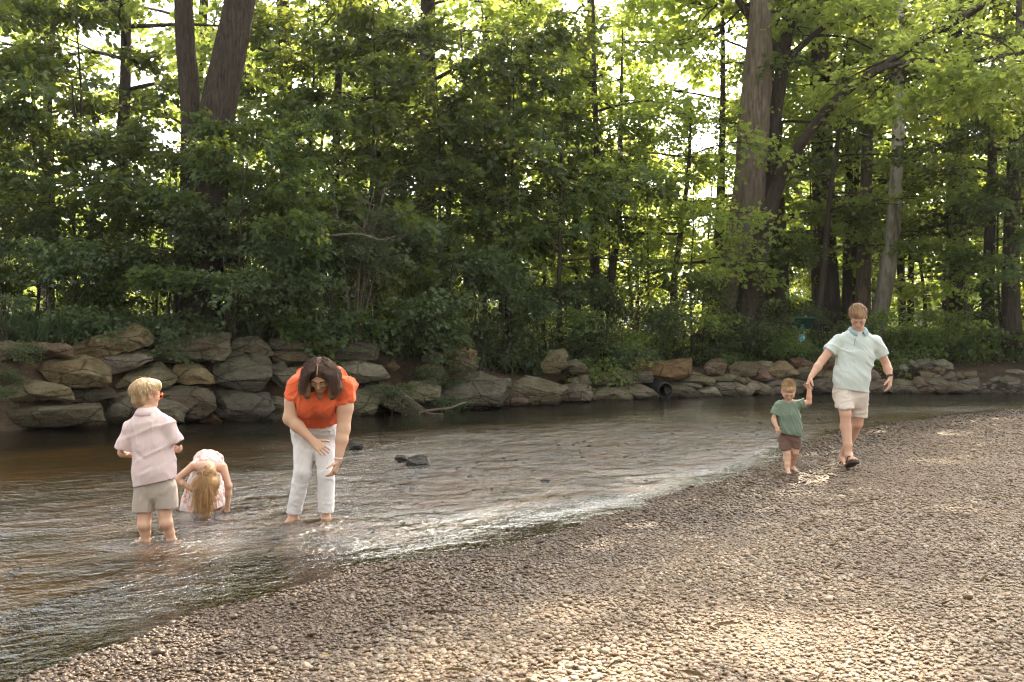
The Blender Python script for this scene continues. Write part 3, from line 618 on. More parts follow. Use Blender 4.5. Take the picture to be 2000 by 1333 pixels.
f = np.concatenate([f, np.array(rim).ravel()]); k = np.concatenate([k, np.full(28, 4)])
b = np.array([v[:, 0].mean(), v[:, 1].mean(), v[:, 2].min()])
o = link('drain_pipe', mesh_np('drain_pipe', v - b, f, k, cp.m)); o.location = b
tag(o, 'black corrugated plastic drain pipe sticking out between the boulders', 'pipe')

# notice lectern in the wood, seen from behind
def box_np(c, size, rot=None):
    c = np.asarray(c, float); s = np.asarray(size) / 2
    v = np.array([[x, y, z] for x in (-1, 1) for y in (-1, 1) for z in (-1, 1)]) * s
    if rot is not None: v = v @ np.array(rot.to_3x3()).T
    q = np.array([[0, 1, 3, 2], [4, 6, 7, 5], [0, 4, 5, 1], [2, 3, 7, 6], [0, 2, 6, 4], [1, 5, 7, 3]])
    return v + c, q.ravel(), np.full(6, 4)
def simple_mat(name, col, rough=.6, sc=12, var=.25, spec=.3):
    m = N(name); n0 = m.noise(m.coord('Object'), sc, 4)
    m.base(m.mix(m.ramp(n0, [(.3, 0.0), (.7, 1.0)]), tuple(x * (1 - var) for x in col), tuple(min(x * (1 + var), 1) for x in col)), rough, m.bump(n0, .15, .01), spec); return m.m
YS = 25.4; sb = P(1566, 640, YS); sb[2] = gz1(sb[0], YS) - .1
sg = empty('notice_lectern', sb, 'dark green notice lectern on a post in the weeds under the trees', 'sign')
mg = simple_mat('green_metal', (.02, .075, .05), .5); mw = simple_mat('pale_edge', (.5, .5, .42), .6); mb = simple_mat('blue_plastic', (.22, .48, .62), .55, 8, .3)
top = P(1567, 632, YS) - sb; rt = Matrix.Rotation(R(10), 4, 'Z') @ Matrix.Rotation(R(-38), 4, 'X')
v, f, k = merge([box_np((0, 0, top[2] / 2 - .02), (.075, .075, top[2])), box_np((0, 0, top[2] - .16), (.16, .12, .1))])
link('post', mesh_np('post', v, f, k, mg, False), sg)
v, f, k = merge([box_np((top[0], 0, top[2]), (.54, .46, .035), rt)])
link('panel', mesh_np('panel', v, f, k, mg, False), sg)
ev = Vector((0, -.235, 0)); ev = rt @ ev
edge_c = np.array((top[0], 0, top[2])) + np.array(rt @ Vector((0, .236, .004)))
v, f, k = box_np(edge_c, (.55, .014, .05), rt); link('trim_strip', mesh_np('trim_strip', v, f, k, mw, False), sg)
v, f, k = merge([box_np((-.02, -.075, top[2] - .36), (.135, .07, .17)), box_np((-.045, -.07, top[2] - .49), (.07, .05, .10), Matrix.Rotation(.2, 4, 'Y'))])
link('leaflet_box', mesh_np('leaflet_box', v, f, k, mb, False), sg)

# pale buildings seen as scraps through the leaves
mwall = simple_mat('pale_siding', (.78, .76, .74), .7, 3, .06); mroof = simple_mat('grey_shingle', (.2, .19, .18), .9, 20, .3); mgl = simple_mat('window_glass', (.05, .06, .07), .15, 2, .1, .5)
def house(x0, x1, Yd, h, label, gz, nwin, storeys):
    b = np.array([(x0 + x1) / 2, Yd, gz]); hw_ = (x1 - x0) / 2; dep = 8.0
    hs = empty('house', b, label, 'house', None)
    v, f, k = box_np((0, dep / 2, h / 2), (2 * hw_, dep, h)); link('wall', mesh_np('wall', v, f, k, mwall, False), hs)
    rv = np.array([[-hw_ - .5, -.6, h], [hw_ + .5, -.6, h], [hw_ + .5, dep + .6, h], [-hw_ - .5, dep + .6, h], [-hw_ - .5, dep / 2, h + 2.6], [hw_ + .5, dep / 2, h + 2.6]]) + (0, 0, .02)
    link('roof', mesh_np('roof', rv, [0, 1, 5, 4, 3, 4, 5, 2, 0, 4, 3, 1, 2, 5, 0, 3, 2, 1], [4, 4, 3, 3, 4], mroof, False), hs)
    for s in range(storeys):
        for i in range(nwin):
            x = -hw_ + 2 * hw_ * (i + .5) / nwin; zc = 1.6 + s * 2.8
            v, f, k = box_np((x, -.03, zc), (1.2, .06, 1.4)); w1 = link('window', mesh_np('window', v, f, k, mwall, False), hs)
            v, f, k = box_np((x, -.065, zc), (1.0, .02, 1.2)); link('pane', mesh_np('pane', v, f, k, mgl, False), w1)
    v, f, k = box_np((hw_ * .1, -.04, 1.05), (1.0, .08, 2.1)); link('door', mesh_np('door', v, f, k, mgl, False), hs)
house(-36, -25.5, 66, 5.6, 'pale two storey house glimpsed through the leaves at the left', .9, 4, 2)
house(23.5, 33, 70, 3.0, 'low pale building glimpsed beyond the trunks at the right', .9, 4, 1)
# ------------------------------------------------------------ leaves, crowns, trunks
def leaf_material(name, dark, light, trans, tmix=.45):
    m = N(name)
    tint = m.new('ShaderNodeAttribute', attribute_name='tint').outputs['Fac']
    orand = m.new('ShaderNodeObjectInfo').outputs['Random']
    c = m.mix(tint, dark, light)
    hs = m.new('ShaderNodeHueSaturation', i_Hue=m.math('ADD', .485, m.math('MULTIPLY', orand, .03)), i_Saturation=.95, i_Value=m.math('ADD', .85, m.math('MULTIPLY', orand, .3)), i_Color=c)
    m.base(hs.outputs[0], .48, None, .35)
    t = m.new('ShaderNodeBsdfTranslucent'); m.put(t, 0, m.mix(tint, tuple(x * .75 for x in trans), trans))
    mx = m.new('ShaderNodeMixShader', i_0=tmix, i_1=m.b.outputs[0], i_2=t.outputs[0])
    m.l.new(mx.outputs[0], m.out.inputs[0]); return m.m
ML = {'maple': leaf_material('shade_dark_maple_leaf', (.026, .050, .013), (.070, .110, .028), (.24, .29, .04)),  # leaf tone lowered: the shade of the wood is put into the colour
      'bright': leaf_material('backlit_bright_leaf', (.065, .110, .025), (.145, .21, .05), (.60, .70, .13), .60),  # backlit glow put into a brighter leaf colour and stronger transmission
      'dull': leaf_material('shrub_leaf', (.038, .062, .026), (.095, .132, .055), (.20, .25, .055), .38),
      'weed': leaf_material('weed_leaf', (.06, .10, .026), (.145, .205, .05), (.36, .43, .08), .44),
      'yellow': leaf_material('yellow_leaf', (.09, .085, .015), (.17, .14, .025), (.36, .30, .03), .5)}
def bark_material(name, dark, light, sz=9, pale=None):
    m = N(name); tc = m.coord('Object')
    v = m.noise(m.mapping(tc, (sz, sz, sz * .14)), 1.6, 5, .65, .4); n2 = m.noise(tc, 3.0, 5, .6)
    c = m.ramp(v, [(.32, dark), (.62, light)])
    c = m.mix(m.ramp(n2, [(.4, 0.0), (.7, .5)]), c, tuple(x * .55 for x in light))
    if pale:
        z = m.sep(tc)[2]; pm = m.math('MULTIPLY', m.ramp(m.noise(m.mapping(tc, (2.4, 2.4, .7)), 1.3, 4, .6), [(.42, 0.0), (.5, 1.0)]), m.ramp(m.math('MULTIPLY', z, .1), [(.12, 0.0), (.5, 1.0)]))
        c = m.mix(pm, c, pale)
    m.base(c, .9, m.bump(v, 1.0, .04), .15); return m.m
MB = {'grey': bark_material('grey_bark', (.016, .0125, .010), (.075, .058, .044), 16), 'dark': bark_material('dark_bark', (.028, .022, .017), (.085, .068, .052)),
      'brown': bark_material('brown_bark', (.065, .05, .038), (.22, .17, .13), 11), 'pale': bark_material('sycamore_bark', (.10, .085, .065), (.22, .19, .15), 7, (.46, .43, .37))}

def unit(a): return a / (np.linalg.norm(a, axis=-1, keepdims=True) + 1e-9)
class Leaves:
    def __init__(self): self.p, self.d, self.n, self.s, self.t = [], [], [], [], []
    def add(self, p, d, n, s, t):
        self.p.append(p); self.d.append(d); self.n.append(n); self.s.append(s); self.t.append(t)
    def sprays(self, r, P0, D, L, n, size, droop=.25, jit=.5, wid=None, flat=.62):
        """n leaves along each of M twigs, set left and right in a mostly level plane"""
        M = len(P0)
        if M == 0: return
        D = unit(np.asarray(D, float)); P0 = np.asarray(P0, float); L = np.asarray(L, float)
        u = r.uniform(.08, 1.02, (M, n)); side = np.where(r.rand(M, n) < .5, -1.0, 1.0)
        up = np.array([0, 0, 1.0]) * np.ones((M, 3)) + r.normal(0, .45, (M, 3))
        lat = unit(np.cross(up, D)); nr = unit(np.cross(D, lat))
        off = (wid if wid is not None else .32) * L[:, None] * (1.05 - .55 * u) * r.uniform(.0, 1.0, (M, n))
        pos = P0[:, None] + D[:, None] * (u * L[:, None])[..., None] + lat[:, None] * (side * off)[..., None]
        pos[..., 2] -= droop * L[:, None] * (u ** 2 + (off / (L[:, None] + 1e-6)) ** 2 * .8)
        pos += r.normal(0, .035, pos.shape) * (1 + 0 * L[:, None, None])
        ld = unit(D[:, None] * r.uniform(.3, 1.0, (M, n))[..., None] + lat[:, None] * (side * r.uniform(.3, 1.1, (M, n)))[..., None] + np.array([0, 0, -1.0]) * r.uniform(0, .55, (M, n))[..., None])
        ln = unit(nr[:, None] * flat + r.normal(0, jit, pos.shape))
        sz = size * r.uniform(.6, 1.25, (M, n)); ti = np.clip(r.normal(.45, .25, (M, n)) + r.normal(0, .15, (M, 1)), 0, 1)
        self.add(pos.reshape(-1, 3), ld.reshape(-1, 3), ln.reshape(-1, 3), sz.ravel(), ti.ravel())
    def mesh(self, name, mat, width=.40, six=True):
        p, d, n = (np.concatenate(a) for a in (self.p, self.d, self.n)); s = np.concatenate(self.s)[:, None]; t = np.concatenate(self.t)
        sd = unit(np.cross(n, d)); n = unit(np.cross(d, sd)); k = len(p)
        if six:   # pointed leaf folded along its midrib: two quads
            pts = [p, p + d * s * .32 + sd * s * width * .95 + n * s * .06, p + d * s * .70 + sd * s * width * .62 + n * s * .03, p + d * s - n * s * .10,
                   p + d * s * .70 - sd * s * width * .62 + n * s * .03, p + d * s * .32 - sd * s * width * .95 + n * s * .06]
            v = np.stack(pts, 1).reshape(-1, 3); b = (np.arange(k) * 6)[:, None]
            f = np.concatenate([b + np.array([0, 1, 2, 3]), b + np.array([0, 3, 4, 5])], 1).ravel(); c = np.full(2 * k, 4); ti = np.repeat(t, 2)
        else:
            pts = [p, p + d * s * .42 + sd * s * width, p + d * s, p + d * s * .42 - sd * s * width]
            v = np.stack(pts, 1).reshape(-1, 3); f = np.arange(4 * k); c = np.full(k, 4); ti = t
        return mesh_np(name, v, f, c, mat, False, {'tint': ('FACE', ti)})

def limb_set(r, trunk, trad, n, t0, t1, Lf, elf, nsub, nspr, nleaf, size, droop=.22, bend=-.10, az0=0, azs=2.4, az_bias=None, leaves=None, wood=None, gap=0.0, sublen=.5, sprl=.7, jit=.5):
    tt = np.linspace(0, 1, len(trunk)); P0, DD, LL = [], [], []
    for i in range(n):
        t = t0 + (t1 - t0) * (i + r.uniform(.2, .8)) / n
        o = np.array([np.interp(t, tt, trunk[:, k]) for k in range(3)]); r0 = np.interp(t, tt, trad)
        az = az0 + azs * i + r.uniform(-.5, .5)
        if az_bias is not None: az = az_bias + r.uniform(-1.3, 1.3)
        L = Lf((t - t0) / (t1 - t0 + 1e-6)) * r.uniform(.75, 1.2); el = elf((t - t0) / (t1 - t0 + 1e-6)) + r.uniform(-.15, .15)
        pts = [o]; e = el; a = az
        for k in range(6):
            pts.append(pts[-1] + L / 6 * np.array([math.cos(a) * math.cos(e), math.sin(a) * math.cos(e), math.sin(e)])); e += bend + r.uniform(-.1, .1); a += r.uniform(-.18, .18)
        pts = np.array(pts); rl = min(r0 * .55, .014 * L + .012)
        if wood is not None: wood.append(tube_np(pts, np.linspace(rl, rl * .25, 7), 5))
        for j in range(nsub):
            u = r.uniform(.22, 1.0); q = np.array([np.interp(u, np.linspace(0, 1, 7), pts[:, k]) for k in range(3)])
            sg = 1 if j % 2 else -1; a2 = az + sg * r.uniform(.3, 1.15) * (1.15 - u * .6); e2 = el * .5 + r.uniform(-.2, .25)
            L2 = L * sublen * (1.15 - .6 * u) * r.uniform(.7, 1.2)
            d2 = np.array([math.cos(a2) * math.cos(e2), math.sin(a2) * math.cos(e2), math.sin(e2)]); q2 = q + d2 * L2 - np.array([0, 0, .12 * L2])
            if wood is not None: wood.append(tube_np(np.array([q, (q + q2) / 2 + [0, 0, .04 * L2], q2]), [rl * .4, rl * .3, rl * .12], 4))
            for s in range(nspr):
                if r.rand() < gap: continue
                w = r.uniform(.25, 1.0); ps = q + (q2 - q) * w; a3 = a2 + r.uniform(-.9, .9); e3 = r.uniform(-.6, .45)
                P0.append(ps); DD.append([math.cos(a3) * math.cos(e3), math.sin(a3) * math.cos(e3), math.sin(e3)]); LL.append(sprl * r.uniform(.6, 1.2))
    leaves.sprays(r, np.array(P0).reshape(-1, 3), np.array(DD).reshape(-1, 3), np.array(LL), nleaf, size, droop, jit)

# --- saplings and understory trees in their own space (base at the origin), a few kinds, copied along the bank
def sapling_kind(seed, H, spread, n, nsub, nspr, nleaf, size, low=.12, rad=.045, lean=.3, lf='maple', bk='dark', stems=1, gap=.05):
    r = np.random.RandomState(seed); lv = Leaves(); wood = []
    for s in range(stems):
        b = r.normal(0, .12, 2) if stems > 1 else (0, 0); ln = r.normal(0, lean, 2) + (np.array(b) * 3 if stems > 1 else 0)
        trunk = smooth_path([(b[0], b[1], 0), (b[0] + ln[0] * .25 + r.normal(0, .06), b[1] + ln[1] * .25, H * .35), (b[0] + ln[0] * .6, b[1] + ln[1] * .6 + r.normal(0, .08), H * .7), (b[0] + ln[0], b[1] + ln[1], H)], 12)
        tr_ = np.linspace(rad, rad * .15, 12); wood.append(tube_np(trunk, tr_, 8, .12, seed))
        limb_set(r, trunk, tr_, max(n // stems, 3), low, .98, lambda t: spread * (1.05 - .62 * t), lambda t: .12 + .55 * t, nsub, nspr, nleaf, size, leaves=lv, wood=wood, gap=gap)
    v, f, k = merge(wood)
    return mesh_np('trunk', v, f, k, MB[bk]), lv.mesh('crown', ML[lf])
KIND = {
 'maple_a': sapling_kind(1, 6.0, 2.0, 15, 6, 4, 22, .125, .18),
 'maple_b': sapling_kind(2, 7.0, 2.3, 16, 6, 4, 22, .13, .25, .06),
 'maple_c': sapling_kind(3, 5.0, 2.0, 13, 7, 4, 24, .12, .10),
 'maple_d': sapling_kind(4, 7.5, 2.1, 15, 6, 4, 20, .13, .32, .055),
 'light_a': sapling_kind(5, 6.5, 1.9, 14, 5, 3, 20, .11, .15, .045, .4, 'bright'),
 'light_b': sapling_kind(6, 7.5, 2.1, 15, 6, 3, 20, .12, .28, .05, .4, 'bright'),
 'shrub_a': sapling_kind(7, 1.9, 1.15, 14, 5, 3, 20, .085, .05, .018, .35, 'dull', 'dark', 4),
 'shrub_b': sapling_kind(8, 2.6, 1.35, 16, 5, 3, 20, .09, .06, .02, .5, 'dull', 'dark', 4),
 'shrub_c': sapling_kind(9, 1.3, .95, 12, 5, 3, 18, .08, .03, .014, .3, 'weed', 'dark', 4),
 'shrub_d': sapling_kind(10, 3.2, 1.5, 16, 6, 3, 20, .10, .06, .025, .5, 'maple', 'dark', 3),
}
# --- whole trees for the depth of the wood
def tree_kind(seed, H, spread, rad, t0, n, nsub, nspr, nleaf, size, lf, bk, lean=.5, low=0):
    r = np.random.RandomState(seed); lv = Leaves(); wood = []
    ln = r.normal(0, lean, 2)
    trunk = smooth_path([(0, 0, -.1), (ln[0] * .2 + r.normal(0, .1), ln[1] * .2, H * .3), (ln[0] * .55 + r.normal(0, .15), ln[1] * .55, H * .65), (ln[0], ln[1], H)], 16)
    tr_ = rad * (1 - .85 * np.linspace(0, 1, 16) ** 1.1); tr_[0] *= 1.35; tr_[1] *= 1.08; wood.append(tube_np(trunk, tr_, 10, .1, seed))
    limb_set(r, trunk, tr_, n, t0, .99, lambda t: spread * (.75 + .5 * t - .75 * t * t), lambda t: .25 + .6 * t, nsub, nspr, nleaf, size, leaves=lv, wood=wood, gap=.08, sprl=1.0)
    if low: limb_set(r, trunk, tr_, low, .10, t0, lambda t: spread * .55, lambda t: .15, 4, 3, nleaf, size * .9, leaves=lv, wood=wood, gap=.15, sprl=.9)
    v, f, k = merge(wood)
    return mesh_np('trunk', v, f, k, MB[bk]), lv.mesh('crown', ML[lf], six=False)
KIND.update({
 'tree_a': tree_kind(21, 15, 3.6, .20, .22, 17, 7, 4, 16, .19, 'bright', 'dark', .7, 4),
 'tree_b': tree_kind(22, 17, 3.9, .26, .30, 17, 7, 4, 16, .20, 'bright', 'dark', .9, 3),
 'tree_c': tree_kind(23, 13, 3.2, .15, .18, 17, 7, 4, 16, .18, 'maple', 'dark', .8, 4),
 'tree_d': tree_kind(24, 19, 4.2, .30, .34, 18, 7, 4, 16, .21, 'bright', 'grey', .6, 3),
 'tree_e': tree_kind(25, 10, 2.9, .12, .12, 16, 6, 4, 16, .17, 'bright', 'dark', .8, 0),
})
KIND['thicket'] = tree_kind(26, 6.5, 2.9, .07, .04, 18, 6, 4, 18, .19, 'bright', 'dark', .8, 0)
def plant(kind, x, y, scale, label, cat='tree', group=None, name='tree', rz=None, z=None, zs=1.0):
    r = np.random.RandomState(int(abs(x * 131 + y * 977)) % 99991)
    b = (x, y, (gz1(x, y) if z is None else z) - .04)
    t = empty(name, b, label, cat, group); tm, cm = KIND[kind]
    t.rotation_euler = (0, 0, r.uniform(0, 6.28) if rz is None else rz); t.scale = (scale, scale, scale * zs)
    link('trunk', tm, t); link('crown', cm, t); return t
def at(px, Y): return (px - 1000.0) * Y / FPX

# --- trees whose trunks the photo shows: traced, with limbs and crowns above
def hero(name, label, bark, stems, crowns, cat='tree', leaf='maple', seed=1, six=True, group=None):
    """stems: list of [(px,py,Y,width_px)...]; crowns: dicts for limb_set on a stem"""
    r = np.random.RandomState(seed); lv = Leaves(); wood = []; paths = []
    p0 = stems[0][0]; b = P(p0[0], p0[1], p0[2]); b[2] = gz1(b[0], b[1]) - .06
    for st in stems:
        raw = np.array([np.append(P(*s[:3]), s[3] * s[2] / FPX / 2) for s in st])
        sp = smooth_path(raw, 34); paths.append(sp)
        wood.append(tube_np(sp[:, :3], np.maximum(sp[:, 3], .008), 16, .10, seed))
    nw = []
    for c in crowns:
        c = dict(c); k = c.pop('stem'); sd_ = c.pop('seed', 0); rr = np.random.RandomState(seed * 31 + sd_)
        limb_set(rr, paths[k][:, :3], paths[k][:, 3], leaves=lv, wood=nw, **c)
    t = empty(name, b, label, cat, group)
    v, f, k = merge(wood if six else wood + nw); link('trunk', mesh_np('trunk', v - b, f, k, MB[bark]), t)
    if nw:
        v, f, k = merge(nw)
        if six: link('limbs', mesh_np('limbs', v - b, f, k, MB['dark'] if bark != 'grey' else MB['grey']), t)
        cm = lv.mesh('crown', ML[leaf], six=six); cc = np.empty(len(cm.vertices) * 3, np.float32); cm.vertices.foreach_get('co', cc); cm.vertices.foreach_set('co', (cc.reshape(-1, 3) - b).astype(np.float32).ravel()); cm.update()
        link('crown', cm, t)
    return t
K = lambda v: (lambda t: v)
H1 = hero('twin_trunk_tree', 'big twin trunked tree with grey furrowed bark rising behind the left shrub', 'grey',
  [[(390, 690, 18.6, 120), (388, 600, 18.6, 94), (382, 480, 18.6, 80), (380, 400, 18.6, 58), (376, 300, 18.5, 44), (374, 210, 18.4, 40), (362, 80, 18.3, 37), (358, -60, 18.2, 35), (372, -330, 18, 30), (350, -620, 17.6, 18), (345, -900, 17.2, 5)],
   [(394, 640, 18.55, 80), (398, 480, 18.5, 84), (408, 330, 18.45, 76), (424, 230, 18.4, 70), (446, 120, 18.4, 64), (468, 0, 18.4, 58), (490, -150, 18.5, 60), (510, -420, 18.8, 42), (540, -720, 19, 24), (560, -980, 19.2, 6)]],
  [dict(stem=0, n=9, t0=.60, t1=.99, Lf=K(3.2), elf=K(.35), nsub=7, nspr=4, nleaf=20, size=.14), dict(stem=1, n=11, t0=.55, t1=.99, Lf=K(3.6), elf=K(.35), nsub=7, nspr=4, nleaf=20, size=.14, seed=2)], seed=41)
H3 = hero('leaning_giant_tree', 'tallest thick brown trunk right of centre, leaning slightly to the right', 'brown',
  [[(1412, 672, 26, 110), (1420, 640, 26, 84), (1438, 540, 26, 78), (1455, 440, 26, 70), (1466, 330, 26, 62), (1472, 240, 26, 60), (1480, 130, 26, 54), (1484, 40, 26, 46), (1490, -60, 26, 40), (1500, -300, 26, 28), (1520, -600, 26, 8)]],
  [dict(stem=0, n=4, t0=.50, t1=.60, Lf=K(2.6), elf=K(-.05), nsub=6, nspr=4, nleaf=16, size=.15, bend=-.16), dict(stem=0, n=15, t0=.62, t1=.98, Lf=K(4.4), elf=K(.25), nsub=7, nspr=4, nleaf=20, size=.17, seed=3)], leaf='bright', seed=43)
H5 = hero('forked_dark_tree', 'slender dark trunk forking high up, close behind the tallest trunk', 'grey',
  [[(1474, 668, 26.6, 34), (1478, 560, 26.6, 30), (1490, 430, 26.6, 28), (1500, 320, 26.6, 27), (1514, 220, 26.6, 26), (1526, 140, 26.6, 25), (1538, 60, 26.6, 23), (1562, -20, 26.6, 20), (1590, -200, 26.6, 14), (1600, -420, 26.6, 5)],
   [(1527, 135, 26.6, 20), (1508, 85, 26.4, 17), (1478, 50, 26.2, 15), (1448, 10, 26, 13), (1420, -50, 25.8, 10), (1390, -160, 25.5, 4)],
   [(1530, 130, 26.6, 16), (1552, 105, 26.5, 12), (1600, 60, 26.3, 11), (1668, 18, 26, 9), (1720, -40, 25.8, 4)]],
  [dict(stem=0, n=6, t0=.70, t1=.98, Lf=K(3.0), elf=K(.4), nsub=6, nspr=4, nleaf=18, size=.15), dict(stem=1, n=5, t0=.4, t1=.95, Lf=K(2.2), elf=K(-.1), nsub=5, nspr=4, nleaf=16, size=.15), dict(stem=2, n=5, t0=.3, t1=.98, Lf=K(2.4), elf=K(-.15), nsub=6, nspr=4, nleaf=18, size=.15, seed=4)], leaf='bright', seed=45)
H4 = hero('arching_tree', 'dark arching trunk bowing to the right over the man', 'dark',
  [[(1446, 672, 25.4, 48), (1454, 620, 25.4, 40), (1474, 520, 25.2, 38), (1500, 420, 25, 31), (1524, 350, 24.7, 26), (1552, 300, 24.3, 23), (1606, 226, 23.6, 20), (1660, 172, 23, 18), (1722, 132, 22.5, 15), (1800, 80, 21.8, 12), (1890, 30, 21, 12), (1990, -30, 20.2, 9), (2120, -80, 19.4, 4)],
   [(1716, 136, 22.5, 11), (1790, 118, 21.9, 9), (1880, 124, 21.2, 8), (1960, 108, 20.4, 6), (2060, 100, 19.6, 4)]],
  [dict(stem=0, n=10, t0=.62, t1=.99, Lf=K(1.8), elf=K(-.05), nsub=5, nspr=3, nleaf=16, size=.13, bend=-.12, azs=2.1), dict(stem=1, n=13, t0=.15, t1=.99, Lf=K(1.6), elf=K(-.25), nsub=6, nspr=4, nleaf=16, size=.14, bend=-.14, seed=5)], leaf='bright', seed=47)
H6 = hero('sycamore_tree', 'pale barked sycamore whose trunk whitens upward, behind the man', 'pale',
  [[(1706, 668, 27, 48), (1716, 620, 27, 34), (1732, 540, 27, 31), (1744, 440, 27, 28), (1752, 330, 27, 25), (1755, 220, 27, 22), (1752, 120, 27, 22), (1758, 0, 27, 18), (1780, -200, 27, 10), (1790, -420, 27, 3)]],
  [dict(stem=0, n=8, t0=.62, t1=.98, Lf=K(3.0), elf=K(.2), nsub=6, nspr=4, nleaf=17, size=.16)], leaf='bright', seed=49)
H2 = hero('slim_dark_tree', 'slim dark straight trunk left of the twin trunked tree', 'dark',
  [[(222, 660, 22, 30), (228, 520, 22, 25), (236, 380, 22, 24), (242, 240, 22, 23), (246, 100, 22, 20), (246, -40, 22, 17), (240, -300, 22, 10), (236, -520, 22, 3)]],
  [dict(stem=0, n=16, t0=.40, t1=.98, Lf=K(2.8), elf=K(.2), nsub=6, nspr=3, nleaf=16, size=.14)], leaf='bright', seed=51)
for i, (pxs, bk, lab, lf, cw) in enumerate([
  ([(98, 660, 24, 16), (100, 420, 24, 14), (96, 200, 24, 12), (110, -60, 24, 9), (112, -300, 24, 3)], 'dark', 'thin dark trunk near the left edge', 'maple', 10),
  ([(168, 668, 19.5, 12), (172, 520, 19.5, 10), (180, 380, 19.5, 8), (150, 250, 19.5, 6), (140, 150, 19.5, 2)], 'dark', 'sapling stem bending left in the dark left thicket', 'maple', 8),
  ([(652, 660, 24, 22), (652, 460, 24, 19), (656, 300, 24, 16), (662, 130, 24, 14), (668, -80, 24, 10), (670, -300, 24, 3)], 'grey', 'straight grey trunk above the dead twiggy shrub', 'maple', 12),
  ([(868, 640, 23, 13), (872, 500, 23, 12), (880, 360, 23, 10), (905, 200, 23, 7), (900, 60, 23, 3)], 'dark', 'dark stem left of centre leaning right into a dense crown', 'maple', 14),
  ([(942, 640, 23.6, 14), (950, 500, 23.6, 13), (968, 400, 23.6, 10), (990, 250, 23.6, 8), (1000, 80, 23.6, 3)], 'dark', 'dark stem in the centre with layered drooping boughs', 'maple', 14),
  ([(1094, 668, 22.6, 10), (1092, 540, 22.6, 9), (1095, 420, 22.6, 8), (1096, 330, 22.6, 6), (1100, 220, 22.6, 2.5)], 'dark', 'pole thin straight dark stem near the centre', 'maple', 9),
  ([(1130, 668, 27, 15), (1128, 540, 27, 13), (1124, 420, 27, 11), (1130, 200, 27, 7), (1132, 40, 27, 3)], 'dark', 'dark trunk just right of the pole thin stem', 'bright', 11),
  ([(1172, 668, 25, 26), (1164, 580, 25, 19), (1162, 480, 25, 17), (1166, 330, 25, 13), (1160, 130, 25, 9), (1158, -80, 25, 3)], 'dark', 'dark trunk with a slight bend, second right of the pole thin stem', 'bright', 12),
  ([(1195, 668, 25.6, 20), (1192, 560, 25.6, 17), (1208, 430, 25.6, 12), (1212, 260, 25.6, 9), (1216, 60, 25.6, 3)], 'dark', 'dark trunk leaning right, beside the slightly bent trunk', 'bright', 12),
  ([(1322, 668, 25, 16), (1316, 560, 25, 14), (1330, 450, 25, 11), (1345, 330, 25, 8), (1350, 200, 25, 3)], 'dark', 'stem forking low with sunlit leaves, left of the tallest trunk', 'bright', 8),
  ([(1392, 668, 28, 26), (1398, 560, 28, 22), (1404, 450, 28, 19), (1410, 300, 28, 14), (1412, 100, 28, 9), (1412, -60, 28, 3)], 'dark', 'dark trunk half hidden by the left side of the tallest trunk', 'bright', 5),
  ([(1526, 660, 28, 34), (1526, 560, 28, 30), (1522, 460, 28, 26), (1518, 330, 28, 20), (1520, 150, 28, 13), (1520, -50, 28, 4)], 'dark', 'thick dark trunk behind the green notice lectern', 'maple', 12),
  ([(1590, 672, 27.4, 16), (1600, 590, 27.4, 14), (1610, 510, 27.4, 13), (1622, 380, 27.4, 10), (1640, 240, 27.4, 7), (1650, 100, 27.4, 3)], 'dark', 'slender trunk between the notice lectern and the man\'s head', 'bright', 11),
  ([(1652, 660, 30, 20), (1655, 520, 30, 18), (1658, 350, 30, 15), (1655, 150, 30, 10), (1660, -40, 30, 3)], 'grey', 'grey trunk directly above the man\'s left temple', 'bright', 11),
  ([(1684, 660, 29, 34), (1686, 560, 29, 30), (1690, 440, 29, 26), (1694, 280, 29, 20), (1700, 100, 29, 12), (1700, -80, 29, 4)], 'brown', 'thick brown trunk rising right behind the man\'s head', 'bright', 12),
  ([(1764, 650, 31, 16), (1760, 540, 31, 15), (1758, 400, 31, 12), (1764, 200, 31, 8), (1764, 20, 31, 3)], 'dark', 'dark trunk right of the sycamore, left one of a close pair', 'bright', 10),
  ([(1778, 650, 31.5, 13), (1779, 540, 31.5, 12), (1782, 400, 31.5, 10), (1790, 200, 31.5, 7), (1792, 20, 31.5, 3)], 'dark', 'dark trunk right of the sycamore, right one of a close pair', 'bright', 9),
  ([(1806, 646, 29, 8), (1806, 580, 29, 7), (1798, 520, 29, 6), (1796, 430, 29, 4), (1800, 330, 29, 2)], 'dark', 'forking young stem in front of the far low building', 'bright', 7),
  ([(1930, 672, 26, 24), (1930, 560, 26, 22), (1934, 440, 26, 19), (1938, 280, 26, 14), (1940, 60, 26, 5)], 'dark', 'dark trunk near the right edge, slimmer of two', 'maple', 12),
  ([(1978, 680, 25.5, 40), (1974, 580, 25.5, 34), (1976, 460, 25.5, 30), (1982, 300, 25.5, 24), (1990, 100, 25.5, 15), (1990, -100, 25.5, 5)], 'dark', 'broad black trunk at the right edge', 'maple', 12),
  ([(1874, 650, 29, 11), (1872, 560, 29, 10), (1868, 450, 29, 8), (1866, 300, 29, 5), (1868, 160, 29, 2)], 'dark', 'thin stem with arching twigs left of the two dark edge trunks', 'maple', 12)]):
    sp = float(np.interp(i, [0, 20], [2.2, 2.5]))
    hero('woodland_tree', lab, bk, [pxs], [dict(stem=0, n=cw, t0=.30, t1=.98, Lf=K(sp), elf=K(.12), nsub=6, nspr=4, nleaf=16, size=.135, gap=.1)], leaf=lf, seed=60 + i, six=False, group='trees with bare stems along the far bank')

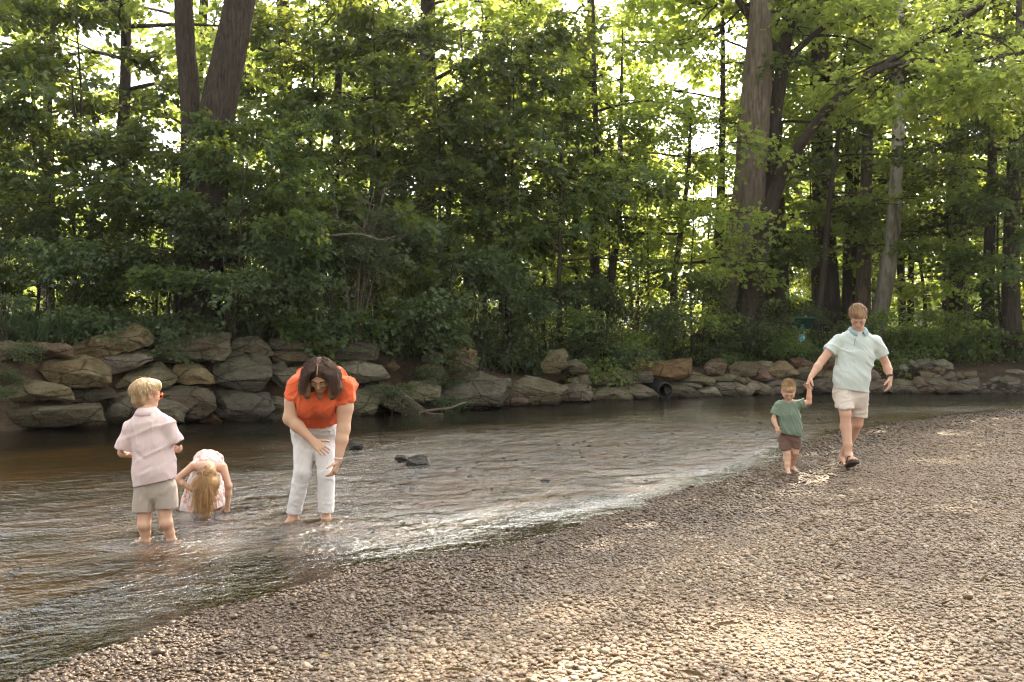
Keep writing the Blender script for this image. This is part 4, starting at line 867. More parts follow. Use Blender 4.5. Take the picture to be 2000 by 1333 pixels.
# --- leafy young trees standing at the edge of the bank
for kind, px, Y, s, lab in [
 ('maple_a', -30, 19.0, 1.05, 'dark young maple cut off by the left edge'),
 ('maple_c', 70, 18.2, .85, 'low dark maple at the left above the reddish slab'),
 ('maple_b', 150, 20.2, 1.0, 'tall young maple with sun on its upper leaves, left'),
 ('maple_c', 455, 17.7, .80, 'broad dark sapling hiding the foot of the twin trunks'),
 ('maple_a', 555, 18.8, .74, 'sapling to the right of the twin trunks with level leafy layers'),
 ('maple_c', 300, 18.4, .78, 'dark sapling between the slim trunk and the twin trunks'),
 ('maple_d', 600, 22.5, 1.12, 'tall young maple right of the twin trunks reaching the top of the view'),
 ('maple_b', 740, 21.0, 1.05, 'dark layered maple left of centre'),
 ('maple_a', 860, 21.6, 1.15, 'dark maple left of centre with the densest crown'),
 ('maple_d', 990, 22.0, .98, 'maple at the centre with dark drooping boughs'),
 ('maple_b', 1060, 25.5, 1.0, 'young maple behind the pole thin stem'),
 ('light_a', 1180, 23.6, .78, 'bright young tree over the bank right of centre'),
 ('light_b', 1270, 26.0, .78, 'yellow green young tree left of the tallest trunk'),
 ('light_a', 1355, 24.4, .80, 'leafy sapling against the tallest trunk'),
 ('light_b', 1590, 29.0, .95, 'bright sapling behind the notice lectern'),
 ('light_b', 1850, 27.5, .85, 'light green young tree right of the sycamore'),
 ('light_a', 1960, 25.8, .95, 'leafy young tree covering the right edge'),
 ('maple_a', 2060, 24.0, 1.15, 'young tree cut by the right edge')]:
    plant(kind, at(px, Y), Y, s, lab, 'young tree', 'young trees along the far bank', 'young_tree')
# --- shrubs on the bank
for kind, px, Y, s, lab in [
 ('shrub_b', 10, 17.6, .9, 'dark shrub above the rounded boulder at the left end'), ('shrub_a', 110, 17.2, .9, 'dark shrub above the reddish slab'),
 ('shrub_d', 215, 18.6, .8, 'tall dark shrub behind the tilted tan slab'), ('shrub_b', 330, 17.7, .85, 'dark shrub above the long grey boulder'),
 ('shrub_b', 440, 17.8, .95, 'dense shrub in front of the twin trunks'), ('shrub_a', 520, 17.8, 1.0, 'shrub over the layered ledge rock'),
 ('shrub_d', 590, 18.9, .85, 'tall dull green shrub above the woman'), ('shrub_b', 650, 18.4, .95, 'leafy shrub right of the woman\'s head'),
 ('shrub_b', 730, 19.4, 1.05, 'wide grey green shrub under the dead twigs'), ('shrub_d', 800, 20.6, .85, 'rounded dull green bush left of centre'),
 ('shrub_b', 870, 19.9, 1.05, 'grey green bush above the striped orange slab'), ('shrub_a', 930, 20.6, 1.1, 'light bush above the ledge block'),
 ('shrub_b', 1000, 21.6, .8, 'bush at the centre of the bank'), ('shrub_a', 1070, 22.3, 1.0, 'bush above the tall brown rock'),
 ('shrub_b', 1150, 23.2, .75, 'glossy bush right of the tall brown rock'), ('shrub_a', 1225, 23.3, 1.05, 'bush above the large rust boulder'),
 ('shrub_c', 1180, 22.4, 1.0, 'low leafy bush left of the rust boulder'), ('shrub_a', 1310, 24.2, 1.1, 'bush with sunlit tips left of the tallest trunk'),
 ('shrub_c', 1360, 24.4, .9, 'weedy bush below the tallest trunk'), ('shrub_a', 1470, 25.2, .85, 'bush at the foot of the arching trunk'),
 ('shrub_c', 1530, 25.0, .7, 'weedy bush in front of the notice lectern'), ('shrub_a', 1625, 25.6, .7, 'bush left of the man\'s shoulder'),
 ('shrub_c', 1740, 25.2, .9, 'bright weedy bush right of the man\'s shoulder'), ('shrub_c', 1815, 25.6, .9, 'bright green bush above the pale pink rock'),
 ('shrub_a', 1890, 26.0, .6, 'bright bush near the right edge'), ('shrub_c', 1965, 25.8, .9, 'bright bush cut by the right edge'),
 ('shrub_a', 752, 17.9, .42, 'weed clump hanging between the plain grey slab and the ledge block'), ('shrub_a', 842, 18.9, .42, 'grassy weed clump left of the perched brown rock'),
 ('shrub_b', 8, 15.6, .36, 'weed clump growing from the wall at the left edge'), ('shrub_b', -12, 15.0, .30, 'low weed clump cut by the left edge above the waterline')]:
    x, y = at(px, Y), Y; plant(kind, x, y, s, lab, 'shrub', 'shrubs along the far bank', 'shrub')

# dead twiggy shrub
r = np.random.RandomState(77); wood = []
b = P(690, 560, 18.6); b[2] = gz1(b[0], b[1]) - .05
mt = simple_mat('dead_twig', (.12, .10, .075), .85, 14, .35)
for i in range(9):
    a = r.uniform(0, 6.28); tip = P(r.uniform(600, 775), r.uniform(300, 470), 18.0 + r.uniform(-.4, .8)); st = b + [r.normal(0, .15), r.normal(0, .15), 0]
    mid = st * .45 + tip * .55 + [0, 0, .35]
    pth = smooth_path([st, mid, tip], 9); wood.append(tube_np(pth, np.linspace(.022, .005, 9), 5))
    for k in range(8):
        q = pth[r.randint(3, 9)]; d = unit(np.array([r.normal(), r.normal(), r.uniform(-.5, .8)])) * r.uniform(.25, .7)
        wood.append(tube_np(np.array([q, q + d * .5 + [0, 0, .05], q + d]), [.007, .005, .003], 4))
        for m_ in range(2):
            e = unit(np.array([r.normal(), r.normal(), r.normal()])) * .22; wood.append(tube_np(np.array([q + d * .6, q + d * .6 + e * .5, q + d * .6 + e]), [.004, .003, .002], 3))
wood.append(tube_np(smooth_path([P(600, 468, 18.2), P(640, 462, 17.9), P(700, 458, 17.8), P(745, 470, 17.7), P(772, 462, 17.6)], 12), np.linspace(.035, .012, 12), 6))
v, f, k = merge(wood); o = link('dead_shrub', mesh_np('dead_shrub', v - b, f, k, mt)); o.location = b
tag(o, 'dead grey twiggy shrub with bare branches right of the twin trunks', 'shrub')

# --- trees deep in the wood, behind the bank
bgl = {'tree_a': 'leafy tree with a slim dark trunk deep in the wood', 'tree_b': 'high crowned tree with a dark trunk deep in the wood', 'tree_c': 'dark green leafy tree deep in the wood', 'tree_d': 'tallest grey trunked tree deep in the wood', 'tree_e': 'low sunlit leafy tree deep in the wood'}
r = np.random.RandomState(2024); spots = []
for row, (Y, n, kinds) in enumerate([(29, 11, 'ebed'), (33, 12, 'bdbe'), (39, 13, 'badec'), (46, 14, 'ebea'), (56, 18, 'ebea')]):
    for i in range(n):
        px = -160 + 2320 * (i + r.uniform(.15, .85)) / n; y = Y + r.uniform(-2.2, 2.2); k = 'tree_' + kinds[r.randint(len(kinds))]
        gap_ = 1235 < px < 1475
        if gap_: k = 'tree_e'
        if px < 330 and (y < 36 or r.rand() < .6): continue
        plant(k, at(px, y), y, r.uniform(.8, 1.12) * (.62 if gap_ else 1), bgl[k], 'tree', bgl[k].replace('tree deep', 'trees deep'), 'background_tree')

for px, y, sc_ in ((1505, 30, 1.0),):  # extra tall tree added so its crown shades stream and beach
    plant('tree_d', at(px, y), y, sc_, bgl['tree_d'], 'tree', bgl['tree_d'].replace('tree deep', 'trees deep'), 'background_tree')
for kd, x_, y_, sc_ in (('tree_d', 9.5, 30.0, 1.3),): plant(kd, x_, y_, sc_, bgl[kd], 'tree', bgl[kd].replace('tree deep', 'trees deep'), 'background_tree')  # taller tree added to block the sun from the foreground gravel
for i in range(24):
    y = 58 + r.uniform(-3, 4); px = -120 + 2240 * (i + r.uniform(.2, .8)) / 24
    if 1740 < px < 1860: continue
    plant('thicket', at(px, y), y, r.uniform(.8, 1.15), 'sunlit leafy thicket closing the back of the wood', 'thicket', 'thickets at the back of the wood', 'thicket')
for i in range(13):                                     # unseen trees added behind the viewer to block the low sky there
    plant('tree_' + 'bdb'[i % 3], -30 + 5 * i + r.uniform(-1.5, 1.5), -12 + r.uniform(-3, 2), r.uniform(.85, 1.0), 'unseen leafy tree added behind the viewer to block low sky', 'tree', 'unseen trees added behind the viewer', 'background_tree')
for i in range(30):
    y = r.uniform(27, 46); px = r.uniform(-60, 2080); k = ['shrub_d', 'light_a', 'shrub_d', 'light_b'][i % 4]
    plant(k, at(px, y), y, r.uniform(.9, 1.5) if k == 'shrub_d' else r.uniform(.6, .85), 'bushy understory sapling filling the gaps between trunks deep in the wood', 'shrub', 'understory saplings deep in the wood', 'understory_sapling')

# --- ground cover of the bank: weeds, grass and leaf sprigs (stuff)
def ground_cover(name, label, n, ylim, leaf, size, hgt, grass, seed, region):
    r = np.random.RandomState(seed); lv = Leaves()
    y = r.uniform(*ylim, n * 3); x = r.uniform(-1, 1, n * 3) * (.62 * y + 1); db = -dist_poly(x, y, BANK)
    m = region(x, y, db) & (r.rand(n * 3) < .55 + .5 * vn2(x, y, .7, seed)); x, y = x[m][:n], y[m][:n]; z = ground_z(x, y); k = len(x)
    pos = np.stack([x, y, z + hgt * r.uniform(.02, 1, k) ** 1.3 * np.clip(.7 + .7 * vn2(x, y, .5, seed + 3), .1, 1.5)], -1)
    d = unit(np.stack([r.normal(0, 1, k), r.normal(0, 1, k), r.uniform(-.3, .6, k)], -1)); nn = unit(np.stack([r.normal(0, .45, k), r.normal(0, .45, k) - .2, np.ones(k)], -1))
    if grass:
        pos[:, 2] = z - .02; d = unit(np.stack([r.normal(0, .35, k), r.normal(0, .35, k), np.ones(k)], -1)); nn = unit(np.stack([r.normal(0, 1, k), r.normal(0, 1, k) - .5, r.uniform(0, .3, k)], -1))
        lv.add(pos, d, nn, hgt * r.uniform(.4, 1.15, k), np.clip(r.normal(.5, .25, k), 0, 1)); me = lv.mesh(name, ML[leaf], .022, True)
    else:
        lv.add(pos, d, nn, size * r.uniform(.5, 1.3, k), np.clip(r.normal(.45, .25, k), 0, 1)); me = lv.mesh(name, ML[leaf], .36, True)
    o = link(name, me); tag(o, label, 'undergrowth', kind='stuff')
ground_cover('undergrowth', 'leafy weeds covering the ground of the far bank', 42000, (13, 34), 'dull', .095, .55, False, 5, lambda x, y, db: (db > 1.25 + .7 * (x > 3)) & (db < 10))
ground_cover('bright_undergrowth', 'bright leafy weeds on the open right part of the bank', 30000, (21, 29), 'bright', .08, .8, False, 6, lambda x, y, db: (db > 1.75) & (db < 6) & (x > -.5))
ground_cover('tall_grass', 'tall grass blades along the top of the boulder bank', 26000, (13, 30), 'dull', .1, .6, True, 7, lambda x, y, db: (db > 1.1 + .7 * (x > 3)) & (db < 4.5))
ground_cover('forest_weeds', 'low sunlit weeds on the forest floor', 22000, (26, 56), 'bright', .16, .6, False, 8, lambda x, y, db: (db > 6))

# fallen leaves and twig bits strewn over the gravel (stuff)
r = np.random.RandomState(91); lv = Leaves(); n_ = 260
y = r.uniform(4, 15, n_); x = r.uniform(-.5, .6, n_) * y; m = dist_poly(x, y, SHORE) > .25; x, y = x[m], y[m]; k = len(x); z = ground_z(x, y) + .028
d = unit(np.stack([r.normal(0, 1, k), r.normal(0, 1, k), r.normal(0, .25, k)], -1)); nn = unit(np.stack([r.normal(0, .35, k), r.normal(0, .35, k), np.ones(k)], -1))
sl_ = r.rand(k) < .45
lv.add(np.stack([x, y, z], -1), d, nn, np.where(sl_, r.uniform(.03, .07, k), r.uniform(.06, .16, k)), np.clip(r.normal(.4, .3, k), 0, 1))
lm = N('dry_litter'); lt = lm.new('ShaderNodeAttribute', attribute_name='tint').outputs['Fac']; lm.base(lm.mix(lt, (.07, .045, .025), (.22, .16, .07)), .8)
P_, D_, N_, S_, T_ = lv.p[0], lv.d[0], lv.n[0], lv.s[0], lv.t[0]
a_ = Leaves(); a_.add(P_[sl_], D_[sl_], N_[sl_], S_[sl_], T_[sl_]); b2 = Leaves(); b2.add(P_[~sl_], D_[~sl_], N_[~sl_], S_[~sl_], T_[~sl_])
o = link('fallen_leaves', a_.mesh('fallen_leaves', lm.m, .34)); tag(o, 'small dry leaves strewn over the gravel', 'leaf litter', kind='stuff')
o = link('twig_litter', b2.mesh('twig_litter', lm.m, .035)); tag(o, 'broken dry twig bits strewn over the gravel', 'twigs', kind='stuff')
# ------------------------------------------------------------ people: one continuous surface each, grown from joints
class Vol:
    def __init__(s, lo, hi, h):
        s.h = h; s.lo = np.array(lo, float); s.n = np.ceil((np.array(hi) - s.lo) / h).astype(int) + 1
        s.f = np.full(s.n, .3, np.float32)
    def box(s, lo, hi):
        a = np.clip(np.floor((np.array(lo) - s.lo) / s.h).astype(int), 0, s.n); b = np.clip(np.ceil((np.array(hi) - s.lo) / s.h).astype(int) + 1, 0, s.n)
        sl = tuple(slice(i, j) for i, j in zip(a, b))
        g = np.stack(np.meshgrid(*[s.lo[i] + s.h * np.arange(a[i], b[i]) for i in range(3)], indexing='ij'), -1)
        return sl, g
    def put(s, sl, d, k=0.0, sub=False):
        f = s.f[sl]
        if sub:
            d = -d; hh = np.maximum(k - np.abs(f - d), 0) / max(k, 1e-6); s.f[sl] = np.maximum(f, d) + hh * hh * k / 4
        else:
            hh = np.maximum(k - np.abs(f - d), 0) / max(k, 1e-6); s.f[sl] = np.minimum(f, d) - hh * hh * k / 4
    def cone(s, a, b, ra, rb, k=.02, flat=None, cut=None, sub=False, lo_cut=None):
        """tapered capsule; flat=(axis, factor) thins it along an axis; cut=list of (point, normal): keep the side the normal points away from"""
        a = np.asarray(a, float); b = np.asarray(b, float); m = max(ra, rb) + k + .01
        sl, g = s.box(np.minimum(a, b) - m, np.maximum(a, b) + m)
        if 0 in g.shape: return
        sc = 1.0; q = g - a; ba = b - a
        if flat is not None:
            w = unit(np.asarray(flat[0], float)); ff = flat[1]
            q = q + (q @ w)[..., None] * w * (1 / ff - 1); ba = ba + (ba @ w) * w * (1 / ff - 1); sc = .5 + .5 * ff
        t = np.clip((q @ ba) / (ba @ ba + 1e-12), 0, 1)
        d = (np.linalg.norm(q - t[..., None] * ba, axis=-1) - (ra + (rb - ra) * t)) * sc
        for p, n in (cut or []): d = np.maximum(d, (g - np.asarray(p)) @ unit(np.asarray(n, float)))
        s.put(sl, d.astype(np.float32), k, sub)
    def chain(s, pts, k=.02, flat=None, cut=None):
        for (a, ra), (b, rb) in zip(pts[:-1], pts[1:]): s.cone(a, b, ra, rb, k, flat, cut)
    def ell(s, c, r, M=None, k=.02, sub=False):
        c = np.asarray(c, float); r = np.asarray(r, float); m = r.max() + k + .01
        sl, g = s.box(c - m, c + m)
        if 0 in g.shape: return
        q = g - c
        if M is not None: q = q @ M
        k0 = np.linalg.norm(q / r, axis=-1); k1 = np.linalg.norm(q / (r * r), axis=-1) + 1e-9
        s.put(sl, (k0 * (k0 - 1) / k1).astype(np.float32), k, sub)
    def grid(s): return np.stack(np.meshgrid(*[s.lo[i] + s.h * np.arange(s.n[i]) for i in range(3)], indexing='ij'), -1)
    def near(s, fn, w=.035):
        """add fn(points) to the field close to the surface"""
        m = np.abs(s.f) < w; ii = np.argwhere(m); s.f[m] += fn(s.lo + s.h * ii).astype(np.float32)
    def plane(s, p, n):
        """remove everything on the side the normal points to"""
        g = s.grid(); s.f = np.maximum(s.f, ((g - np.asarray(p)) @ unit(np.asarray(n, float))).astype(np.float32))
    def nets(s):
        f = s.f; S = f < 0; c = [(i, j, k) for i in (0, 1) for j in (0, 1) for k in (0, 1)]; nx, ny, nz = f.shape
        cnt = sum(S[i:nx - 1 + i, j:ny - 1 + j, k:nz - 1 + k].astype(np.int8) for i, j, k in c)
        act = np.argwhere((cnt > 0) & (cnt < 8)); vid = np.full((nx - 1, ny - 1, nz - 1), -1, np.int64); vid[tuple(act.T)] = np.arange(len(act))
        val = {o: f[act[:, 0] + o[0], act[:, 1] + o[1], act[:, 2] + o[2]] for o in c}
        acc = np.zeros((len(act), 3)); num = np.zeros(len(act))
        for o in c:
            for ax in range(3):
                if o[ax]: continue
                p = list(o); p[ax] = 1; p = tuple(p); va, vb = val[o], val[p]; m = (va < 0) != (vb < 0)
                t = np.where(m, va / (va - vb + 1e-12), 0); e = np.array(o, float) + t[:, None] * np.eye(3)[ax]
                acc += e * m[:, None]; num += m
        v = s.lo + s.h * (act + acc / num[:, None]); fc = []
        for ax in range(3):
            o1, o2 = (ax + 1) % 3, (ax + 2) % 3
            a = [slice(None)] * 3; b = [slice(None)] * 3; a[ax] = slice(0, -1); b[ax] = slice(1, None)
            m = S[tuple(a)] != S[tuple(b)]; e = np.argwhere(m); e = e[(e[:, o1] > 0) & (e[:, o2] > 0) & (e[:, o1] < f.shape[o1] - 1) & (e[:, o2] < f.shape[o2] - 1)]
            ins = S[tuple(e.T)]
            def cell(d1, d2):
                q = e.copy(); q[:, o1] += d1; q[:, o2] += d2; return vid[tuple(q.T)]
            q = np.stack([cell(-1, -1), cell(0, -1), cell(0, 0), cell(-1, 0)], -1); q[~ins] = q[~ins][:, ::-1]; fc.append(q)
        fc = np.concatenate(fc); return v, fc[(fc >= 0).all(1)]
def relax(v, q, n=1, lam=.5):
    for _ in range(n):
        a = np.zeros_like(v); c = np.zeros(len(v))
        for i in range(4):
            np.add.at(a, q[:, i], v[q[:, (i + 1) % 4]]); np.add.at(c, q[:, i], 1)
            np.add.at(a, q[:, i], v[q[:, (i + 3) % 4]]); np.add.at(c, q[:, i], 1)
        v = v + lam * (a / np.maximum(c, 1)[:, None] - v)
    return v
def vol_mesh(name, vol, b, mats, sm=1, midx=None):
    v, q = vol.nets(); v = relax(v, q, sm)
    mi = midx(v[q].mean(1)) if midx else None
    return mesh_np(name, v - b, q.ravel(), np.full(len(q), 4), mats, True, None, mi)

def frame(fwd, up=(0, 0, 1), roll=0.0):
    f = unit(np.asarray(fwd, float)); u = np.asarray(up, float); u = unit(u - (u @ f) * f); r = np.cross(f, u)
    if roll: r, u = r * math.cos(roll) + u * math.sin(roll), u * math.cos(roll) - r * math.sin(roll)
    return np.stack([r, f, u], 1)          # columns: right, forward, up
def head(v, c, M, s, child=0.0):
    """skull, face and ears; s = 1 for an adult head 0.23 m high"""
    W = lambda x, y, z: c + M @ (np.array([x, y, z]) * s)
    fz = 1 - .16 * child; fw = 1 + .06 * child; nl = 1 - .35 * child
    E = lambda p, r, k, sub=False: v.ell(W(*p), np.array(r) * s, M, k * s, sub)
    E((0, -.014, .030), (.077 * fw, .098, .085), .01)
    E((0, .022, -.030 * fz), (.063 * fw, .068, .080 * fz), .035)
    E((0, .066, -.090 * fz), (.026, .022, .022), .03)
    for sg in (-1, 1):
        v.cone(W(sg * .052, .004, -.052 * fz), W(sg * .014, .066, -.092 * fz), .022 * s, .020 * s, .025 * s)
        E((sg * .040, .062, -.028 * fz), (.028, .026, .026), .025)
        E((sg * .033, .104, .000), (.019, .020, .014), .016, True)
        E((sg * .033, .079, -.001), (.016, .013, .012), .008)
        E((sg * .079 * fw, -.006, -.008), (.010, .021, .033), .008)
        E((sg * .084 * fw, -.002, -.006), (.005, .010, .018), .006, True)
        v.cone(W(sg * .012, .088, .020), W(sg * .046, .076, .022), .010 * s, .008 * s, .014 * s)
        E((sg * .012 * nl, .100 - .006 * child, -.036 * fz), (.009, .009, .007), .008)
    v.cone(W(0, .086, .010), W(0, .110 - .010 * child, -.030 * fz), .008 * s, .0125 * s, .012 * s)
    v.cone(W(-.019, .086, -.0605 * fz), W(.019, .086, -.0605 * fz), .0065 * s, .0065 * s, .008 * s)
    v.cone(W(-.015, .085, -.0735 * fz), W(.015, .085, -.0735 * fz), .0078 * s, .0078 * s, .008 * s)
def face_idx(c, M, s, child=0.0):
    fz = 1 - .16 * child
    def fn(p):
        q = (p - c) @ M / s; x, y, z = np.abs(q[:, 0]), q[:, 1], q[:, 2]; i = np.zeros(len(p), np.int32)
        i[(x < .019) & (z < -.057 * fz) & (z > -.079 * fz) & (y > .078)] = 1
        i[(x > .013) & (x < .050) & (np.abs(z - .021 + (x - .03) ** 2 * 9) < .0055) & (y > .055)] = 2
        i[(np.abs(x - .033) < .017) & (np.abs(z + .006 - (x - .033) ** 2 * 18) < .0042) & (y > .055) & (y < .11)] = 3
        return i
    return fn
def hand(v, wrist, F, Np, S, L=.18, curl=.5, spread=.16, thumb=.6, curls=None, wr=.026):
    """F finger direction, Np the way the palm faces, S towards the thumb; five separate bent fingers"""
    F = unit(np.asarray(F, float)); Np = np.asarray(Np, float); Np = unit(Np - (Np @ F) * F); S = np.asarray(S, float); sg = np.sign(np.cross(F, Np) @ S) or 1; S = np.cross(F, Np) * sg
    k = L / .18; w = np.asarray(wrist, float)
    v.cone(w, w + F * .03 * k, wr, .028 * k, .012 * k, (Np, .72))
    for i, off in enumerate((-.030, -.010, .010, .029)):
        v.cone(w + F * .022 * k + S * off * .6 * k, w + F * (.092 - .006 * abs(i - 1.6)) * k + S * off * k, .0165 * k, .0125 * k, .012 * k, (Np, .85))
    ln = (.055, .071, .077, .068)
    for i, off in enumerate((-.031, -.011, .010, .030)):
        p = w + F * (.090 - .005 * abs(i - 1.6)) * k + S * off * k; d = unit(F + S * spread * (i - 1.5)); cu = curls[i] if curls else curl * (1.0 - .07 * i); r = .0092 * k
        for j, q in enumerate((.44, .31, .25)):
            a = cu * (.7 if j == 0 else 1.0); ax = np.cross(d, Np); d = unit(d * math.cos(a) + unit(np.cross(ax, d)) * math.sin(a))
            p2 = p + d * ln[i] * q * k; v.cone(p, p2, r, r * .9, .003 * k); p = p2; r *= .9
    p = w + F * .022 * k + S * .022 * k; d = unit(F * .62 + S * .80 + Np * .25); r = .0125 * k
    for q in (.042, .032, .026):
        p2 = p + d * q * k; v.cone(p, p2, r, r * .86, .006 * k); p = p2; r *= .86; d = unit(d + F * .38 * thumb + Np * .22 * thumb)
def foot(v, ankle, F, L=.25, pitch=0.0, up=(0, 0, 1)):
    M = frame(np.asarray(F, float) + np.array([0, 0, pitch]), up); k = L / .25; a = np.asarray(ankle, float); W = lambda x, y, z: a + M @ (np.array([x, y, z]) * k)
    v.cone(W(0, 0, .0), W(0, -.030, -.052), .034 * k, .030 * k, .02 * k); v.cone(W(0, .01, -.01), W(.0, .105, -.058), .034 * k, .022 * k, .025 * k, None)
    v.cone(W(0, -.03, -.058), W(0, .12, -.064), .030 * k, .036 * k, .02 * k, (M[:, 2], .55))
    for i, x in enumerate((-.034, -.016, .001, .016, .031)):
        v.cone(W(x, .125, -.068), W(x * 1.05, .165 - .012 * abs(i - (3.2 if True else 0)), -.072), .0105 * k, .009 * k, .004 * k)
    return M

def skin_mat(name, col, red=(.52, .22, .15)):
    m = N(name); p = m.coord('Object'); n1 = m.noise(p, 7, 4); n2 = m.noise(p, 40, 3)
    c = m.mix(m.ramp(n1, [(.4, 0.0), (.75, .35)]), col, red); c = m.mix(m.ramp(n2, [(.4, 0.0), (.8, .25)]), c, tuple(x * .8 for x in col))
    m.base(c, .5, m.bump(n2, .12, .004), .35)
    m.b.inputs['Subsurface Weight'].default_value = .12; m.b.inputs['Subsurface Radius'].default_value = (.8, .25, .12); m.b.inputs['Subsurface Scale'].default_value = .012
    return m.m
def cloth_mat(name, col, weave=260, var=.16, trans=0.0, fold=.35):
    m = N(name); p = m.coord('Object'); n1 = m.noise(p, 5, 4); n2 = m.noise(p, weave, 2); n3 = m.noise(m.mapping(p, (9, 9, 2.2), (.3, .5, 0)), 1.4, 4, .55, .5)
    c = m.mix(m.ramp(n1, [(.3, 0.0), (.7, 1.0)]), tuple(x * (1 - var) for x in col), tuple(min(1, x * (1 + var * .6)) for x in col))
    c = m.mix(m.ramp(n2, [(.3, .3), (.6, 0.0)]), c, tuple(x * .72 for x in col))
    m.base(c, .85, m.bump(m.math('ADD', m.math('MULTIPLY', n3, 1.0), m.math('MULTIPLY', n2, .05)), fold, .02), .15)
    m.b.inputs['Sheen Weight'].default_value = .15
    if trans:
        t = m.new('ShaderNodeBsdfTranslucent'); m.put(t, 0, c); mx = m.new('ShaderNodeMixShader', i_0=trans, i_1=m.b.outputs[0], i_2=t.outputs[0]); m.l.new(mx.outputs[0], m.out.inputs[0])
    return m.m
def hair_mat(name, dark, light):
    m = N(name); t = m.new('ShaderNodeAttribute', attribute_name='tint').outputs['Fac']; p = m.coord('Object')
    n1 = m.noise(m.mapping(p, (60, 60, 16)), 1.0, 3)
    f = m.math('ADD', m.math('MULTIPLY', t, .7), m.math('MULTIPLY', n1, .4), clamp=True)
    m.base(m.ramp(f, [(.15, dark), (.85, light)]), .5, m.bump(n1, .5, .006), .22); return m.m
def plain(name, col, rough=.5, spec=.4, metal=0.0):
    m = N(name); n0 = m.noise(m.coord('Object'), 30, 3); m.base(m.mix(n0, tuple(x * .85 for x in col), col), rough, None, spec); m.b.inputs['Metallic'].default_value = metal; return m.m
M_lip = plain('lips', (.53, .305, .225), .5); M_lash = plain('lashes', (.06, .035, .025), .6)
M_white = plain('eye_white', (.75, .72, .68), .25); 

def strands(r, roots, dirs, lens, wid, grav, curl=0.0, n=7, spread=.12, keep=None):
    """tapered hair locks as thin three sided tubes"""
    out = []; ti = []
    for p, d, L in zip(roots, dirs, lens):
        q = np.array(p, float); d = unit(np.array(d, float) + r.normal(0, spread, 3)); pts = [q]; ph = r.uniform(0, 6.28); cd = unit(r.normal(0, 1, 3))
        for j in range(n - 1):
            d = unit(d + np.array(grav) * (j + 1) / n + cd * curl * math.sin(ph + j * 1.25)); q = q + d * L / (n - 1)
            if keep is not None: q = keep(q)
            pts.append(q)
        w = wid * r.uniform(.7, 1.3); out.append(tube_np(pts, np.linspace(w, w * .3, n), 4)); ti.append(np.full(len(out[-1][2]), np.clip(r.normal(.5, .22), 0, 1)))
    v, f, k = merge(out); return v, f, k, np.concatenate(ti)
def hair_part(parent, b, core, st, mat, name='hair', tip=None):
    """a core surface plus loose locks as one hair mesh"""
    v, q = core.nets(); v = relax(v, q, 1); f, k = q.ravel(), np.full(len(q), 4); ti = np.clip(.38 + .45 * fbm(v[q[:, 0]], 22, 3), 0, 1)
    if st is not None:
        sv, sf, sk, stt = st; f = np.concatenate([f, sf + len(v)]); v = np.concatenate([v, sv]); k = np.concatenate([k, sk]); ti = np.concatenate([ti, stt])
    if tip is not None:
        st0 = np.concatenate([[0], np.cumsum(k)[:-1]]); ti = np.clip(ti + tip(v[f[st0]]), 0, 1)
    return link(name, mesh_np(name, v - b, f, k, mat, True, {'tint': ('FACE', ti)}), parent)
def folds(amp, direction, scale, seed, stretch=4.0):
    D = unit(np.asarray(direction, float))
    def fn(p):
        q = p * scale; q = q - (q @ D)[:, None] * D * (1 - 1 / stretch)
        a = fbm(q, 1.0, seed, 2); return -amp * (1.5 * np.clip(1 - np.abs(a) * 2.2, 0, 1) ** 1.5 - .5)
    return fn
def sample(vol, p):
    q = (p - vol.lo) / vol.h; i = np.floor(q).astype(int); ok = ((i >= 0) & (i < vol.n - 1)).all(1); i = np.clip(i, 0, vol.n - 2); t = np.clip(q - i, 0, 1); out = 0
    for a in (0, 1):
        for b_ in (0, 1):
            for c in (0, 1): out = out + (t[:, 0] if a else 1 - t[:, 0]) * (t[:, 1] if b_ else 1 - t[:, 1]) * (t[:, 2] if c else 1 - t[:, 2]) * vol.f[i[:, 0] + a, i[:, 1] + b_, i[:, 2] + c]
    return np.where(ok, out, .3)
TUCK = {}
def person(b, label, body_vol, mats, midx, sm=1):
    o = bpy.data.objects.new('person', bpy.data.meshes.new('person')); C.objects.link(o); o.location = b; TUCK[o.name] = (body_vol, mats, midx, sm, b, [])
    return tag(o, label, 'person')
def dress(name, s, b, mat, parent, zone, sm=1):
    """link a garment and note the zone in which the body has to stay under it"""
    TUCK[parent.name][5].append((s, zone)); return link(name, vol_mesh(name, s, b, mat, sm), parent)
def finish(o):
    vol, mats, midx, sm, b, cl = TUCK[o.name]; ii = np.argwhere(np.abs(vol.f) < .06); p = vol.lo + vol.h * ii; f = vol.f[tuple(ii.T)].astype(float)
    for s, zone in cl:
        d = np.full(len(p), 9.0)
        for a, c, r_, cut in zone:
            a, c = np.asarray(a, float), np.asarray(c, float); L_ = np.linalg.norm(c - a); t0_ = ((p - a) @ (c - a)) / L_; t = np.clip(t0_ / L_, 0, 1); e = np.maximum(np.linalg.norm(p - a - t[:, None] * (c - a), axis=1) - r_, t0_ - L_)
            if r_ > .105: e = np.maximum(e, -t0_)
            for cp, cn in cut: e = np.maximum(e, (p - np.asarray(cp)) @ unit(np.asarray(cn, float)) + .004)
            d = np.minimum(d, e)
        cf = sample(s, p); m = (d < 0) & (cf < .03); f[m] = np.maximum(f[m], cf[m] + .005)
    vol.f[tuple(ii.T)] = f; me = vol_mesh('person', vol, b, mats, sm, midx); old = o.data; o.data = me; bpy.data.meshes.remove(old)
